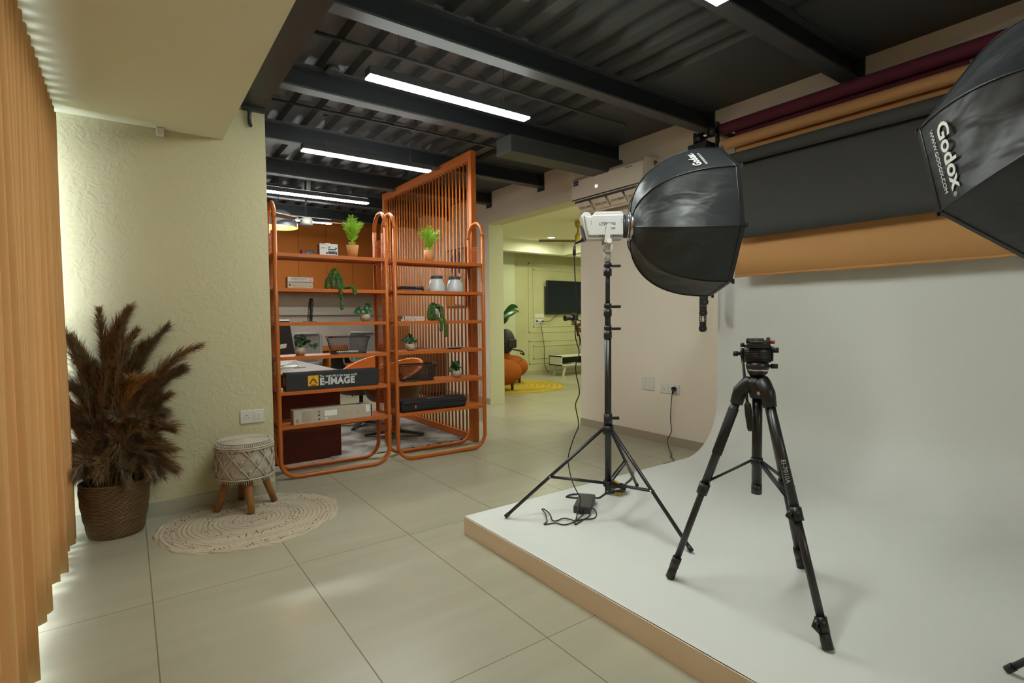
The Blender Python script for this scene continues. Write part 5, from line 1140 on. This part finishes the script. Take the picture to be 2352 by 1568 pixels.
chains = [[(0, 0, .95, .13), (0, 0, 1.10, .12), (0, 0, 1.30, .14), (0, 0, 1.42, .10), (0, 0, 1.50, .055), (-.02, 0, 1.56, .07), (-.03, 0, 1.63, .092), (-.02, 0, 1.70, .080)]]
for A in (A1, A2): chains.append([(0, 0, 1.42, .10)]+[(*A[0], .055), (*A[1], .045), (*A[2], .032), (*A[3], .036)])
for sy in (-1, 1): chains.append([(0, 0, .95, .13), (0, sy*.10, .88, .085), (-.01, sy*.11, .50, .055), (.02, sy*.11, .09, .038), (-.10, sy*.12, .035, .032)])
def hand(H, ang):
    for k in range(4):
        y = -.030+.020*k; l = (.9, 1, .95, .75)[k]
        a = Vector((H.x+.01, H.y-.012, H.z-.03+.021*k)); chains.append([(H.x+.04, H.y, H.z-.01, .036), (a.x, a.y, a.z, .011), (a.x-.030*l, a.y-.020, a.z, .009), (a.x-.042*l, a.y+.004, a.z, .008), (a.x-.030*l, a.y+.022, a.z, .007)])
    chains.append([(H.x+.04, H.y, H.z-.01, .036), (H.x+.01, H.y+.018, H.z+.03, .011), (H.x-.015, H.y+.024, H.z+.035, .009)])
hand(Hc, 0); hand(Hg, 0)
skin('body', chains, sk_, p)
skin('shirt', [[(0, 0, .93, .155), (0, 0, 1.10, .145), (0, 0, 1.30, .16), (0, 0, 1.43, .115)], [(0, 0, 1.43, .115), (0, -.17, 1.40, .07), (A1[1][0], A1[1][1], A1[1][2], .055)], [(0, 0, 1.43, .115), (0, .17, 1.40, .07), (A2[1][0], A2[1][1], A2[1][2], .055)]], shirt, p)
skin('trousers', [[(0, 0, .97, .15), (0, -.10, .88, .10), (-.01, -.11, .50, .072), (.02, -.11, .10, .055)], [(0, 0, .97, .15), (0, .10, .88, .10), (-.01, .11, .50, .072), (.02, .11, .10, .055)]], trs, p)
hr = MB(); hr.sphere((-.008, 0, 1.675), .105, (1, .88, .98), 18); hr.build('hair', M_BLACK, p)
fc = MB()
for sy in (-1, 1): fc.sphere((-.108, sy*.032, 1.625), .012, (1, 1, .8), 10)
fc.build('eyes', M_WHITE, p); MB().prism([(-.13, 1.595), (-.100, 1.63), (-.100, 1.585)], -.013, .013, 'y').build('nose', sk_, p); MB().box((-.112, 0, 1.565), (.008, .045, .008), bev=.003).build('mouth', mat('lip', (.15, .04, .035), .6), p)
for sy in (-1, 1): MB().sphere((-.015, sy*.088, 1.61), .026, (.7, .3, 1.1), 10).build('ear', sk_, p)
for sy in (-1, 1): MB().box((-.05, sy*.12, .035), (.25, .09, .07), bev=.025).build('shoe', M_BLACK, p)
t = thing('camera', 'black camera with long lens held up by a hand beside the pink wall edge', 'camera', (5.93, 6.48, 1.20), R(180-8))
MB().box((-.03, 0, .01), (.075, .12, .10), bev=.010).box((-.03, 0, .065), (.06, .05, .03), bev=.008).build('body', M_BLACK, t)
MB().lathe([(0, 0), (.040, 0), (.042, .02), (.038, .04), (.038, .10), (.043, .115), (.046, .155), (.040, .16), (.038, .13), (0, .13)], 24, m=Matrix.Translation((.005, 0, 0)) @ Matrix.Rotation(R(90), 4, 'Y')).build('lens', M_BLACK, t)
MB().tube([(-.03, -.02, -.04), (-.06, -.01, -.10), (-.09, 0, -.24), (-.10, 0, -.30)], [.016, .018, .018, .015], 10).tube([(-.05, .02, -.02), (-.14, .03, -.05), (-.20, .04, -.06)], .012, 8).sphere((-.20, .04, -.06), .03).build('handle', M_BLKM, t)
MB().tube(smooth_path([(-.10, .03, -.26), (-.11, .05, -.36), (-.13, .04, -.44)]), .009, 6).tube(smooth_path([(-.08, .03, -.20), (-.09, .05, -.34), (-.10, .05, -.46)]), .006, 6).build('wrist_strap', M_BLACK, t)
